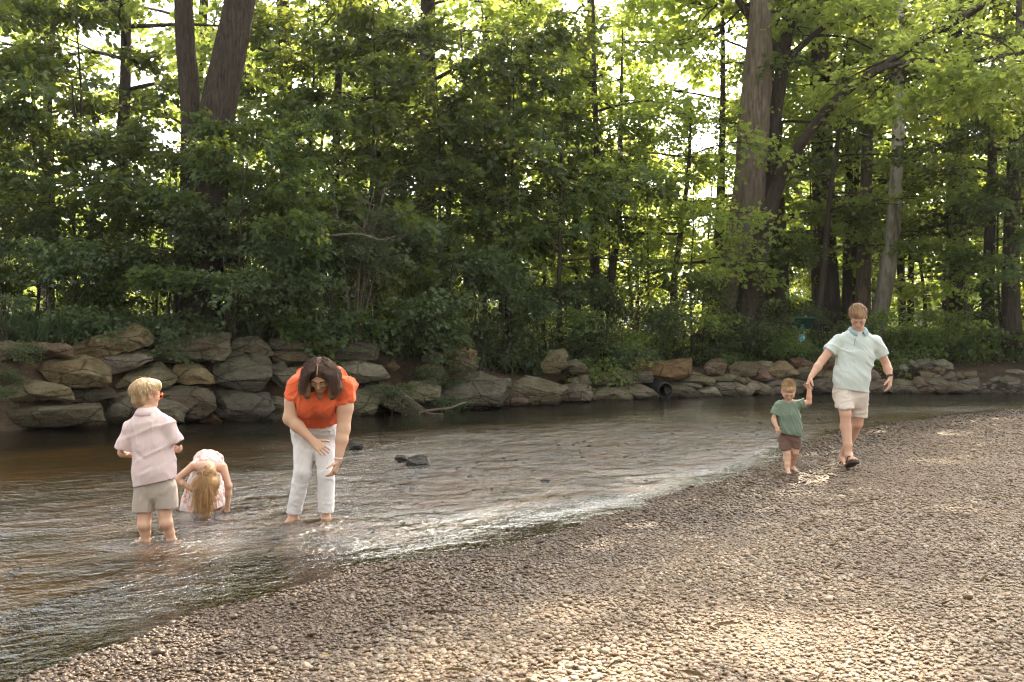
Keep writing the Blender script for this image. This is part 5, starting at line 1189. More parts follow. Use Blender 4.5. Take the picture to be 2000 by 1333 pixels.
def ring(p, ax, r, w, th, mat, name, parent, b, flat=None):
    ax = unit(np.asarray(ax, float)); u = unit(np.cross(ax, [.3, .2, .9])); w_ = np.cross(ax, u); a = np.linspace(0, 2 * np.pi, 25)
    rr = np.ones_like(a) * r
    if flat is not None:
        fl = unit(np.asarray(flat[0], float)); pts = np.array([u * math.cos(t) * r + w_ * math.sin(t) * r for t in a]); pts = pts + (pts @ fl)[:, None] * fl * (flat[1] - 1)
    else: pts = np.array([u * math.cos(t) * r + w_ * math.sin(t) * r for t in a])
    parts = []
    for dz in np.linspace(-w / 2, w / 2, 3): parts.append(tube_np(pts + p + ax * dz, np.full(25, th), 6, cap=False))
    v, f, k = merge(parts); return link(name, mesh_np(name, v - b, f, k, mat), parent)
def eyes(c, M, s, parent, b, iris, z=-.006, open_=.006):
    for sg in (-1, 1):
        me = bpy.data.meshes.new('eye'); bm = bmesh.new(); bmesh.ops.create_uvsphere(bm, u_segments=12, v_segments=8, radius=.0115 * s)
        bmesh.ops.scale(bm, vec=(1, .9, open_ / .0115), verts=bm.verts); bm.to_mesh(me); bm.free(); me.materials.append(M_white); me.materials.append(iris)
        for p_ in me.polygons: p_.material_index = 1 if abs(p_.center.x) < .0052 * s else 0; p_.use_smooth = True
        p = c + M @ (np.array([sg * .033, .0835, z]) * s) - b
        o = link('eye', me, parent); o.location = p; o.rotation_euler = Matrix(M.tolist()).to_euler()
X3 = np.array([1.0, 0, 0]); Y3 = np.array([0, 1.0, 0]); Z3 = np.array([0, 0, 1.0])
ADULT = skin_mat('fair_skin', (.58, .35, .245)); ARM = skin_mat('warm_skin', (.56, .335, .215)); KID = skin_mat('child_skin', (.62, .375, .255))
# ============================================================ man in the mint polo shirt
Y0 = 10.6; J = lambda px, py, dy=0.0: P(px, py, Y0 + dy)
b = J(1655, 915); b[2] = gz1(b[0], b[1])
hm = plain('man_brow', (.30, .19, .11), .7)
v = Vol(J(1556, 800) - [0, .60, 0] - [0, 0, .70], J(1752, 560) + [0, .75, .05], .0052)
hc = J(1676.5, 618, -.07); HM = frame((-.22, -.62, -.76), roll=.02); hs = 1.0
head(v, hc, HM, hs)
v.cone(J(1675, 662, .03), hc + HM @ np.array([0, -.03, -.05]), .066, .058, .03)
TF = (Y3, .62)
v.chain([(J(1674, 672, .02), .150), (J(1671, 697, .01), .172), (J(1664, 735, 0), .160), (J(1661, 766, .01), .158)], .04, TF)
v.cone(J(1644, 668, .02), J(1705, 671, .02), .050, .050, .06)
sR, eR, wR = J(1638, 664, .02), J(1606, 704, -.02), J(1583.5, 737, -.10)
sL, eL, wL = J(1710, 668, .02), J(1731, 712, .05), J(1738.5, 737, -.03)
v.chain([(sR, .056), (sR * .5 + eR * .5, .050), (eR, .040), (eR * .6 + wR * .4, .042), (wR, .026)], .02)
v.chain([(sL, .056), (sL * .5 + eL * .5, .050), (eL, .041), (eL * .6 + wL * .4, .043), (wL, .027)], .02)
hold = J(1578.5, 750, -.11)
hand(v, wR, J(1577, 752, -.115) - wR, (.55, .0, -.15), (.2, -1, 0), .185, curls=(1.25, 1.15, 1.05, .95), thumb=1.2, wr=.028)
hand(v, wL, J(1737.5, 765, -.05) - wL, (-.7, .5, 0), (-.5, -.8, 0), .19, curls=(.62, .55, .45, .32), thumb=.7, wr=.029)
kR, aR = J(1651, 808, -.16), J(1657.5, 889, -.20); kL, aL = J(1674.5, 828, .06), J(1646, 893, .36)
hR, hL = J(1647, 768, 0), J(1677, 769, .01)
def leg(v, h_, k_, a_, th=.090, kn=.058, cf=.057, an=.037, back=(0, .022, 0)):
    mid = k_ * .66 + a_ * .34 + np.array(back)
    v.chain([(h_, th), (h_ * .5 + k_ * .5, (th + kn) * .53), (k_, kn)], .03); v.chain([(k_, kn * .93), (mid, cf), (k_ * .25 + a_ * .75, (cf + an) * .46), (a_, an)], .02)
leg(v, hR, kR, aR); leg(v, hL, kL, aL)
zr = gz1(aR[0], aR[1]); zl = gz1(aL[0], aL[1])
FR = unit(np.array((-.02, -1, .30))); FL = unit(np.array((-.12, -1, -.12)))
foot(v, aR, (-.02, -1, 0), .265, .34); foot(v, aL, (-.14, -1, 0), .265, -.05)
man = person(b, 'man in mint polo and pale shorts walking hand in hand with a toddler', v, [ADULT, M_lip, hm, M_lash], face_idx(hc, HM, hs))
eyes(hc, HM, hs, man, b, plain('man_iris', (.10, .12, .13), .2), -.009, .004)
# shirt
s = Vol(J(1596, 775) - [0, .45, 0], J(1745, 630) + [0, .45, .02], .0058)
s.chain([(J(1674, 671, .02), .166), (J(1671, 697, .005), .188), (J(1664, 735, -.012), .182), (J(1662, 790, -.005), .194)], .05, TF)
s.cone(J(1643, 668, .02), J(1706, 671, .02), .062, .062, .07)
s.cone(J(1673, 655, .045), J(1674, 668, .02), .088, .115, .05)
def sleeve(vol, a, e, t, r0, r1, k=.03, extra=None):
    c = a + (e - a) * t; n = e - a
    if extra is not None: n = unit(n) + np.asarray(extra)
    vol.cone(a, a + (e - a) * (t + .18), r0, r1, k, None, [(c, n)])
sleeve(s, sR, eR, .60, .066, .078, .03, (.1, 0, .2)); sleeve(s, sL, eL, .62, .066, .077)
s.near(folds(.0085, (.80, 0, -.55), 7.5, 3, 7.0)); s.near(folds(.003, (.75, .1, -.6), 18, 9, 5.0))
hemL, hemR = J(1622, 757), J(1700, 768); hn = np.cross(hemR - hemL, Y3); hn = hn if hn[2] < 0 else -hn; s.plane(hemL, hn)
s.ell(hc + HM @ np.array([0, .03, -.09]) + [0, 0, -.015], (.066, .10, .070), None, .012, True)
mint = cloth_mat('mint_jersey', (.54, .595, .555), 300, .08, 0, .25)
SHC = J(1674, 690)
dress('shirt', s, b, mint, man, [(J(1674, 674), J(1662, 770), .26, [(hemL, hn)]), (sR, sR + (eR - sR) * .55, .10, []), (sL, sL + (eL - sL) * .6, .10, [])])
# collar with a dark inner band, placket
def collar(parent, b, c, rx, ry, z0, hgt, mat, name, gap, lean=.25, n=40, th=.006, drop=0.0, front=-1):
    """a standing folded band round the neck, open for `gap` radians at the side facing `front`"""
    a = front * math.pi / 2 + np.linspace(gap, 2 * math.pi - gap, n); pts = []
    rows = [(0, 0), (hgt * .9, -.006), (hgt, .004), (hgt * .45, .020), (-hgt * .35, .034)]
    for t in a:
        fr_ = max(0, front * math.sin(t)); ext = 1 + .5 * fr_
        for z, d in rows: pts.append(c + np.array([math.cos(t) * (rx + d), math.sin(t) * (ry + d), z0 + (z if z >= 0 else z * ext) - drop * (fr_ ** 2)]))
    V = np.array(pts); m_ = len(rows); i = np.arange(n * m_).reshape(n, m_); q = np.stack([i[:-1, :-1], i[1:, :-1], i[1:, 1:], i[:-1, 1:]], -1).reshape(-1, 4)
    o = link(name, mesh_np(name, V - b, q.ravel(), np.full(len(q), 4), mat), parent); md = o.modifiers.new('thick', 'SOLIDIFY'); md.thickness = th; md.offset = 0; return o
nk = J(1675, 645, .01)
collar(man, b, nk, .074, .084, -.004, .034, cloth_mat('chambray_collar', (.30, .40, .42), 300, .1), 'collar', .38, drop=.055)
pl = simple_mat('placket_slit', (.20, .26, .25), .8)
tp = [J(1670.5, 661, -.145), J(1669.5, 668, -.152), J(1669, 674, -.154)]
vv, ff, kk = merge([tube_np(smooth_path(tp, 6), np.full(6, .0045), 6)]); link('placket', mesh_np('placket', vv - b, ff, kk, pl), man)
# shorts
s = Vol(J(1610, 850) - [0, .45, 0], J(1712, 745) + [0, .45, .02], .0058)
s.chain([(J(1661, 752, .01), .170), (J(1661, 772, .01), .176)], .04, TF)
def leg_cloth(vol, h_, k_, t, r0, r1, over=.12, k=.035, n=None):
    c = h_ + (k_ - h_) * t; vol.cone(h_, h_ + (k_ - h_) * (t + over), r0, r1, k, None, [(c, n if n is not None else k_ - h_)])
leg_cloth(s, hR, kR, .72, .103, .096, n=(.02, .1, -1)); leg_cloth(s, hL, kL, .78, .105, .096, n=(-.05, .0, -1))
s.near(folds(.006, (1, .2, .12), 13, 5, 4.0)); s.plane(J(1661, 752), (0, 0, 1))
dress('shorts', s, b, cloth_mat('stone_cotton', (.58, .50, .43), 320, .1), man, [(J(1661, 758), J(1661, 775), .24, []), (hR, hR + (kR - hR) * .68, .125, []), (hL, hL + (kL - hL) * .72, .125, [])])
# hair: short, swept over the forehead
s = Vol(hc - .2, hc + .2, .004); W = lambda x, y, z: hc + HM @ (np.array([x, y, z]) * hs)
s.ell(W(0, -.016, .042), np.array((.086, .104, .088)), HM, .01); s.ell(W(0, .050, .088), np.array((.066, .045, .034)), HM, .02)
for sg in (-1, 1): s.ell(W(sg * .070, .012, .012), np.array((.014, .030, .040)), HM, .012)
s.plane(W(0, .0, -.052), HM @ np.array([0, .30, -1.0])); s.ell(W(0, .115, -.025), np.array((.062, .075, .082)), HM, .01, True)
for sg in (-1, 1): s.ell(W(sg * .083, .0, -.020), np.array((.014, .024, .034)), HM, .004, True)
s.near(lambda p: .0045 * vnoise((p - hc) @ HM * [70, 18, 40], 1.0, 5))
r = np.random.RandomState(8); ro, di, le = [], [], []
for i in range(850):
    a = r.uniform(0, 6.28); u = r.uniform(-.1, 1); q = np.array([.084 * math.cos(a) * math.sqrt(max(1 - u * u, 0)), -.014 + .102 * math.sin(a) * math.sqrt(max(1 - u * u, 0)), .042 + .088 * u])
    if q[1] > .02 and q[2] < .075: continue
    ro.append(W(*q)); di.append(HM @ (np.array([.35, .9, .25]) + q * 6)); le.append(r.uniform(.025, .05))
hair_part(man, b, s, strands(r, ro, di, le, .0013, (0, 0, -.35), .15, 5, .3), hair_mat('sandy_hair', (.15, .085, .042), (.46, .29, .15)))
# watch, flip-flops
ring(wL + (eL - wL) * .05, eL - wL, .032, .018, .004, plain('watch_leather', (.07, .045, .03), .5), 'watch', man, b)
fm = simple_mat('flip_flop_rubber', (.055, .035, .028), .6, 20, .3)
def flipflop(ank, F, pitch, L):
    Mf = frame(np.asarray(F, float) + np.array([0, 0, pitch])); k = L / .25; W_ = lambda x, y, z: ank + Mf @ (np.array([x, y, z]) * k)
    n = 26; t = np.linspace(-1, 1, n); yy = .053 + .135 * t; hw = .043 * np.sqrt(np.clip(1 - t ** 4, 0, 1)) * (1 + .18 * np.clip(t, -1, 1)) + .002
    top = np.array([W_(x, y, -.086) for y, x in zip(yy, hw)] + [W_(-x, y, -.086) for y, x in zip(yy[::-1], hw[::-1])]); bot = top - Mf[:, 2] * .02 * k
    m_ = len(top); V = np.concatenate([top, bot]); f = list(range(m_)) + list(range(2 * m_ - 1, m_ - 1, -1)); kk = [m_, m_]
    for i in range(m_): j = (i + 1) % m_; f += [i, m_ + i, m_ + j, j]; kk.append(4)
    o = link('flip_flop', mesh_np('flip_flop', V - b, f, kk, fm, False), man); parts = []
    for sg in (-1, 1): parts.append(tube_np(smooth_path([W_(.010, .135, -.07), W_(.010 + sg * .022, .09, -.030), W_(sg * .043, .045, -.082)], 9), np.full(9, .006), 6))
    V, f, kk = merge(parts); link('strap', mesh_np('strap', V - b, f, kk, plain('flip_flop_strap', (.10, .06, .045), .6)), o)
flipflop(aR, (-.02, -1, 0), .34, .28); flipflop(aL, (-.14, -1, 0), -.05, .28)

finish(man)
# ============================================================ toddler in the green shirt
Y0 = 10.5; b = J(1541, 922); b[2] = gz1(b[0], b[1])
v = Vol(J(1496, 935) - [0, .30, .02], J(1592, 728) + [0, .30, .02], .0040)
hc = J(1540, 764.5, -.03); HM = frame((-.10, -.77, -.63)); hs = .83; ch = 1.0
head(v, hc, HM, hs, ch)
v.cone(J(1541.5, 790, .01), hc + HM @ np.array([0, -.02, -.04]), .040, .040, .02)
TF = (Y3, .72)
v.chain([(J(1541, 797, 0), .080), (J(1541, 815, -.01), .096), (J(1542, 838, -.015), .100), (J(1543, 858, 0), .092)], .03, TF)
v.cone(J(1523, 792, 0), J(1560, 790, 0), .036, .036, .03)
sR, eR, wR = J(1521, 793, 0), J(1511.5, 819, -.01), J(1516, 833, -.06); sL, eL, wL = J(1561, 790, 0), J(1580, 786, -.01), J(1580.5, 760, -.02)
v.chain([(sR, .034), (eR, .027), (eR * .6 + wR * .4, .027), (wR, .020)], .012); v.chain([(sL, .034), (eL, .027), (eL * .6 + wL * .4, .028), (wL, .021)], .012)
hand(v, wR, J(1520, 843, -.09) - wR, (.4, .8, 0), (.6, -.6, .1), .105, curl=.35, wr=.019)
hand(v, wL, J(1578.5, 750, -.03) - wL, (-.5, -.4, .0), (-.5, .8, 0), .105, curls=(1.15, 1.15, 1.1, 1.0), thumb=1.2, wr=.020)
hR, hL = J(1533.5, 862, 0), J(1552, 861, 0); kR, aR = J(1537, 886, -.06), J(1538, 915, -.09); kL, aL = J(1553, 884, -.02), J(1547.5, 909, .10)
leg(v, hR, kR, aR, .057, .035, .036, .024, (0, .012, 0)); leg(v, hL, kL, aL, .057, .035, .036, .024, (0, .012, 0))
foot(v, aR, (-.05, -1, 0), .145, .0); foot(v, aL, (.35, -1, 0), .145, -.1)
tod = person(b, 'toddler in a green shirt and brown shorts walking barefoot, holding the man\'s hand', v, [KID, M_lip, plain('child_brow', (.36, .24, .14), .7), M_lash], face_idx(hc, HM, hs, ch))
eyes(hc, HM, hs, tod, b, plain('child_iris', (.08, .10, .12), .2), -.006, .005)
s = Vol(J(1494, 862) - [0, .3, 0], J(1584, 780) + [0, .3, .03], .0046)
s.chain([(J(1541, 795, 0), .092), (J(1541, 815, -.01), .112), (J(1542, 838, -.015), .120), (J(1543, 870, -.01), .126)], .03, TF)
s.cone(J(1522, 793, 0), J(1561, 791, 0), .045, .045, .035)
sleeve(s, sR, eR, .70, .052, .058, .02); sleeve(s, sL, eL, .52, .050, .054, .02)
s.near(folds(.006, (.5, 0, -.8), 16, 13, 4.0)); hl, hr_ = J(1521, 845), J(1567, 853); hn = np.cross(hr_ - hl, Y3); hn = hn if hn[2] < 0 else -hn; s.plane(hl, hn)
s.ell(hc + HM @ np.array([0, .02, -.085]) + [0, 0, -.005], (.050, .075, .050), None, .01, True)
dress('shirt', s, b, cloth_mat('sage_jersey', (.165, .215, .155), 320, .16), tod, [(J(1541, 797), J(1543, 855), .15, [(hl, hn)]), (sR, sR + (eR - sR) * .6, .06, []), (sL, sL + (eL - sL) * .45, .06, [])])
parts = [tube_np(np.array([J(1541.5, y, -.118 - .01 * i), J(1541.5, y, -.128 - .01 * i)]), [.006, .005], 8) for i, y in enumerate((794, 800, 806, 812))]
vv, ff, kk = merge(parts); link('buttons', mesh_np('buttons', vv - b, ff, kk, plain('shirt_button', (.06, .07, .05), .4)), tod)
s = Vol(J(1508, 890) - [0, .28, 0], J(1576, 838) + [0, .28, .02], .0046)
s.chain([(J(1543, 838, 0), .106), (J(1543, 854, 0), .106)], .03, TF)
s.cone(J(1543, 858, .0), J(1543, 871, .0), .066, .054, .02)
leg_cloth(s, hR - X3 * .006, kR - X3 * .012, .66, .066, .060, k=.014, n=(.1, .1, -1)); leg_cloth(s, hL + X3 * .004, kL + X3 * .010, .62, .066, .058, k=.014, n=(-.1, .1, -1))
s.near(folds(.004, (1, .2, -.3), 20, 6, 3.0))
dress('shorts', s, b, cloth_mat('brown_cotton', (.15, .085, .065), 320, .14), tod, [(J(1543, 845), J(1543, 862), .14, []), (hR, hR + (kR - hR) * .56, .10, []), (hL, hL + (kL - hL) * .52, .10, [])])

s = Vol(hc - .2, hc + .2, .0038); W = lambda x, y, z: hc + HM @ (np.array([x, y, z]) * hs)
s.ell(W(0, -.018, .040), np.array((.086, .104, .084)) * hs, HM, .01); s.ell(W(0, .040, .088), np.array((.058, .050, .030)) * hs, HM, .03)
s.plane(W(0, 0, -.045), HM @ np.array([0, .35, -1.0])); s.ell(W(0, .110, -.020), np.array((.066, .066, .082)) * hs, HM, .008, True)
for sg in (-1, 1): s.ell(W(sg * .084, .0, -.018), np.array((.014, .024, .034)) * hs, HM, .003, True)
s.near(lambda p: .004 * vnoise((p - hc) @ HM * [80, 30, 40], 1.0, 5))
r = np.random.RandomState(9); ro, di, le = [], [], []
for i in range(950):
    a = r.uniform(0, 6.28); u = r.uniform(.0, 1); c_ = math.sqrt(max(1 - u * u, 0)); q = np.array([.080 * math.cos(a) * c_, -.016 + .098 * math.sin(a) * c_, .042 + .090 * u])
    if q[1] > .03 and q[2] < .078: continue
    ro.append(W(*q)); di.append(HM @ (np.array([.1 * r.normal(), .35, .5]) + q * 8)); le.append((.018 + .022 * max(u, 0)) * r.uniform(.5, 1.2))
hair_part(tod, b, s, strands(r, ro, di, le, .0014, (0, 0, -.12), .25, 5, .45), hair_mat('toddler_blond_hair', (.22, .13, .06), (.62, .43, .24)))

finish(tod)
# ============================================================ boy in the pink shirt, seen from behind
Y0 = 7.22; b = J(305, 1066); b[2] = gz1(b[0], b[1])
v = Vol(J(222, 1085) - [0, .28, .04], J(366, 730) + [0, .42, .02], .0044)
hc = J(286.5, 770, .03); HM = frame((.72, .68, -.13)); hs = .93; ch = .7
head(v, hc, HM, hs, ch)
v.cone(J(288, 812, .0), hc + np.array([-.012, -.012, -.05]), .050, .047, .02)
TF = (unit(np.array([-.05, 1, 0])), .66)
v.chain([(J(290, 832, 0), .100), (J(296, 870, .0), .118), (J(302, 915, .01), .122), (J(304, 950, .01), .120)], .04, TF)
v.cone(J(259, 840, .0), J(323, 833, .0), .040, .040, .04)
sL, eL, wL = J(255, 838, .0), J(240, 884, .02), J(268, 890, .24); sR, eR, wR = J(328, 831, .0), J(346, 876, .05), J(318, 884, .26)
v.chain([(sL, .042), (eL, .034), (wL, .024)], .015); v.chain([(sR, .042), (eR, .034), (wR, .024)], .015)
hand(v, wL, J(287, 888, .30) - wL, (.2, .3, 1), (.2, 1, .3), .135, curl=.5, wr=.023); hand(v, wR, J(300, 880, .31) - wR, (-.2, .2, 1), (-.2, 1, .3), .135, curl=.5, wr=.023)
hL, hR = J(286, 955, .01), J(321, 953, .01); kL, aL = J(282.5, 1010, -.01), J(284, 1053, .0); kR, aR = J(322, 1004, .0), J(334, 1052, .03)
leg(v, hL, kL, aL, .078, .045, .045, .029, (0, -.018, 0)); leg(v, hR, kR, aR, .078, .045, .045, .029, (0, -.018, 0))
foot(v, aL, (-.95, .25, 0), .19, 0); foot(v, aR, (.35, .9, 0), .19, 0)
boy = person(b, 'blond boy in pink shirt and grey shorts standing in shallow water, seen from behind', v, [KID, M_lip, plain('boy_brow', (.40, .27, .15), .7), M_lash], face_idx(hc, HM, hs, ch))
s = Vol(J(214, 965) - [0, .3, 0], J(372, 792) + [0, .38, .02], .0050)
s.chain([(J(290, 826, 0), .122), (J(297, 870, .0), .138), (J(302, 915, .0), .146), (J(303, 985, .0), .152)], .045, TF)
s.cone(J(256, 836, .0), J(326, 829, .0), .058, .058, .05); s.cone(J(288, 809, .005), J(290, 826, 0), .060, .095, .05)
def sleeve2(vol, a, c, n, r0, r1, k=.025): vol.cone(a, a + (c - a) * 1.5, r0, r1, k, None, [(c, n)])
sleeve2(s, sL, J(241, 877, .005), (-.4, .1, -1), .056, .066); sleeve2(s, sR, J(344, 866, .01), (.55, .1, -1), .056, .064)
s.near(folds(.0055, (.86, 0, .45), 8.5, 21, 5.0)); s.near(folds(.004, (.1, 0, 1), 13, 27, 4.0))
def crease(a, c, w, amp):
    a = np.asarray(a); c = np.asarray(c)
    def fn(p):
        d = c - a; t = np.clip(((p - a) @ d) / (d @ d), 0, 1); e = np.linalg.norm((p - a - t[:, None] * d) * [1, .4, 1], axis=1)
        return amp * np.exp(-(e / w) ** 2) * np.sin(np.pi * np.clip(t, .02, .98))
    return fn
s.near(crease(J(262, 928, -.12), J(343, 893, -.12), .018, .012)); s.near(crease(J(262, 936, -.12), J(343, 884, -.12), .016, -.010)); s.near(crease(J(254, 880, -.1), J(285, 900, -.1), .016, .012)); s.near(crease(J(335, 850, -.08), J(333, 900, -.1), .014, .010))
hl, hr_ = J(262, 951), J(340, 934); hn = np.cross(hr_ - hl, Y3); hn = hn if hn[2] < 0 else -hn; s.plane(hl, hn)
s.cone(J(288, 794, .005), J(288, 800, .005), .052, .052, .01, sub=True)
pink = cloth_mat('pink_linen', (.78, .605, .585), 300, .10, .06)
dress('shirt', s, b, pink, boy, [(J(289, 830), J(303, 955), .21, [(hl, hn)]), (sL, J(243, 868, .0), .09, []), (sR, J(341, 858, .01), .09, [])])
collar(boy, b, J(288, 806, .005), .056, .056, -.004, .040, pink, 'collar', .05, front=1)
s = Vol(J(255, 1010) - [0, .28, 0], J(354, 925) + [0, .3, .02], .0050)
s.chain([(J(303, 938, .01), .128), (J(303, 955, .01), .130)], .03, TF)
leg_cloth(s, hL - X3 * .010, J(280, 1010, -.01), .80, .080, .078, k=.012, n=(-.02, 0, -1)); leg_cloth(s, hR + X3 * .010, J(327, 1004, .0), .78, .080, .078, k=.012, n=(.05, 0, -1))
s.near(folds(.004, (.2, .2, 1), 14, 8, 3.0))
dress('shorts', s, b, cloth_mat('grey_cotton', (.42, .345, .29), 320, .12), boy, [(J(303, 935), J(303, 958), .19, []), (hL, hL + (kL - hL) * .62, .12, []), (hR, hR + (kR - hR) * .60, .12, [])])
s = Vol(hc - .22, hc + .22, .0040); W = lambda x, y, z: hc + HM @ (np.array([x, y, z]) * hs)
s.ell(W(0, -.018, .036), np.array((.085, .106, .089)) * hs, HM, .01); s.ell(W(0, -.046, -.035), np.array((.074, .066, .082)) * hs, HM, .03); s.ell(W(0, .062, .075), np.array((.070, .040, .040)) * hs, HM, .03)
s.plane(W(0, -.05, -.105), HM @ np.array([0, .62, -1.0])); s.ell(W(0, .120, -.030), np.array((.070, .080, .090)) * hs, HM, .008, True)
for sg in (-1, 1): s.ell(W(sg * .088, .004, -.014), np.array((.018, .030, .040)) * hs, HM, .004, True)
s.near(lambda p: .0055 * vnoise((p - hc) @ HM * [60, 40, 14], 1.0, 5))
r = np.random.RandomState(10); ro, di, le = [], [], []
for i in range(900):
    a = r.uniform(0, 6.28); u = r.uniform(-.35, 1); c_ = math.sqrt(max(1 - u * u, 0)); q = np.array([.086 * math.cos(a) * c_, -.020 + .108 * math.sin(a) * c_, .036 + .088 * u])
    if q[1] > .045 and q[2] < .06: continue
    if abs(q[0]) > .07 and -.02 < q[1] < .03 and q[2] < .02: continue
    ro.append(W(*q)); w_ = np.array([q[0] * 5, q[1] * 5 + .1, -.55 + .9 * max(u - .6, 0)]); di.append(HM @ w_); le.append(r.uniform(.022, .045))
hair_part(boy, b, s, strands(r, ro, di, le, .0020, (0, 0, -.45), .12, 6, .15), hair_mat('straw_blond_hair', (.26, .16, .08), (.70, .51, .30)), tip=lambda p: np.clip((p[:, 2] - hc[2] - .02) * 3.5, -.4, .2))
# orange sunglasses
om = plain('orange_plastic', (.80, .12, .02), .3, .5); lm = plain('dark_lens', (.05, .02, .02), .1, .6)
sgp = []
for sg in (-1, 1):
    cc = W(sg * .034, .106, -.002); a = np.linspace(0, 2 * np.pi, 17); sgp.append(tube_np(np.array([cc + HM @ np.array([math.cos(t) * .026, -.004 * abs(math.cos(t)), math.sin(t) * .020]) * hs for t in a]), np.full(17, .0042), 6, cap=False))
    sgp.append(tube_np(np.array([W(sg * .060, .098, .004), W(sg * .080, .06, .006), W(sg * .086, .0, .006)]), [.004, .0035, .003], 6))
sgp.append(tube_np(np.array([W(-.010, .110, .002), W(.010, .110, .002)]), [.004, .004], 6))
vv, ff, kk = merge(sgp); sgo = link('sunglasses', mesh_np('sunglasses', vv - b, ff, kk, om), boy)
for sg in (-1, 1):
    cc = W(sg * .034, .105, -.002); a = np.linspace(0, 2 * np.pi, 16, endpoint=False); V = np.array([cc + HM @ np.array([math.cos(t) * .024, 0, math.sin(t) * .018]) * hs for t in a]); V = np.concatenate([V, V - HM[:, 1] * .002])
    f = list(range(16)) + list(range(31, 15, -1)); kk = [16, 16]
    for i in range(16): j = (i + 1) % 16; f += [i, 16 + i, 16 + j, j]; kk.append(4)
    link('lens', mesh_np('lens', V - b, f, kk, lm, False), sgo)

finish(boy)
# ============================================================ woman in the orange blouse, bending forward
Y0 = 8.03; b = J(606, 1015); b[2] = gz1(b[0], b[1])
v = Vol(J(545, 1035) - [0, .62, .03], J(700, 690) + [0, .42, .04], .0048)
hc = J(625.5, 734, -.42); HM = frame((-.02, -.72, -.69), (0, -1, .8)); hs = .97
head(v, hc, HM, hs)
pel, wai, che, upp = J(613, 838, .12), J(617, 815, -.0), J(622, 775, -.16), J(626, 745, -.20)
tn = unit(upp - pel); fl = unit(np.cross(X3, tn)); TF = (fl, .74)
v.cone(upp, hc + HM @ np.array([0, -.03, -.05]), .062, .056, .03)
v.chain([(upp, .135), (che, .160), (wai, .150), (pel, .150)], .04, TF)
for sx in (-1, 1): v.ell(che + X3 * sx * .075 + np.array([0, -.085, -.055]), (.078, .078, .085), None, .04)
sR, eR, wR = J(579, 752, -.20), J(566, 818, -.27), J(610.5, 861, -.36); sL, eL, wL = J(676, 757, -.20), J(671, 838, -.28), J(660.5, 901, -.36)
v.cone(sR + [.04, 0, -.02], sL + [-.04, 0, -.02], .052, .052, .05); v.cone(J(600, 741, -.06), J(654, 741, -.06), .070, .070, .06)
v.chain([(sR, .066), (sR * .5 + eR * .5, .064), (eR, .050), (eR * .65 + wR * .35, .047), (wR, .028)], .025)
v.chain([(sL, .066), (sL * .5 + eL * .5, .063), (eL, .050), (eL * .65 + wL * .35, .047), (wL, .028)], .025)
hand(v, wR, J(640, 887, -.40) - wR, (-.2, .8, -.5), (.75, -.1, .6), .175, curl=.14, spread=.10, thumb=.3, wr=.028)
hand(v, wL, J(648, 935, -.40) - wL, (-.9, .3, .3), (-.2, -1, .1), .175, curls=(.65, .6, .5, .35), thumb=.6, wr=.028)
hR, hL = J(596, 848, .12), J(634, 848, .12); kR, aR = J(591, 922, .0), J(574, 1004, .06); kL, aL = J(637, 927, .0), J(637, 1008, .02)
leg(v, hR, kR, aR, .082, .052, .048, .035); leg(v, hL, kL, aL, .082, .052, .048, .035)
foot(v, aR, (-.35, -1, 0), .235, 0); foot(v, aL, (.0, -1, 0), .235, 0)
wom = person(b, 'woman in an orange blouse and white trousers bending forward in ankle deep water', v, [ARM, M_lip, plain('woman_brow', (.07, .04, .03), .7), M_lash], face_idx(hc, HM, hs))
eyes(hc, HM, hs, wom, b, plain('woman_iris', (.05, .035, .02), .2), -.009, .003)
# blouse
s = Vol(J(540, 850) - [0, .55, 0], J(708, 690) + [0, .45, .08], .0052)
s.chain([(upp, .152), (che, .178), (wai, .176), (J(616, 850, .06), .178)], .05, TF); s.cone(sR + [.03, 0, -.015], sL + [-.03, 0, -.015], .066, .066, .06); s.cone(J(598, 738, -.06), J(657, 738, -.06), .086, .086, .07)
for sx in (-1, 1): s.ell(che + X3 * sx * .072 + np.array([0, -.090, -.060]), (.088, .088, .098), None, .05)
sleeve2(s, sR, J(570, 781, -.22), (-.55, -.05, -1), .071, .084); sleeve2(s, sL, J(677, 788, -.22), (.30, .0, -1), .071, .085)
for a_, c_, n_ in ((sR, J(566, 764, -.14), (-1, .3, -.5)), (sL, J(688, 774, -.12), (1, .4, -.6))):   # short flutter over the shoulder
    s.cone(a_ + [0, .05, .02], a_ + (c_ - a_) * 1.5 + [0, .05, 0], .070, .074, .03, None, [(c_, n_)])
s.near(folds(.0075, (.15, -.4, 1), 11, 33, 4.5)); s.near(folds(.004, (.8, 0, .5), 20, 39, 3.0))
hl, hr_ = J(598, 834), J(655, 826); s.plane(J(620, 836, -.1), unit(np.array([-.05, .55, -1])))
# V neck

for dy_ in (-.24, -.30, -.36, -.42, -.48): s.cone(J(625, 793, dy_), J(625, 766, dy_), .003, .034, .006, sub=True)
s.ell(hc + HM @ np.array([0, -.02, -.10]), (.062, .062, .07), None, .012, True)
coral = cloth_mat('orange_gauze', (.80, .145, .05), 280, .10, .16, .5)
dress('blouse', s, b, coral, wom, [(upp * .2 + che * .8, J(617, 826, -.02), .22, []), (sR, sR + (J(571, 776, -.22) - sR), .10, []), (sL, J(677, 782, -.22), .10, [])])
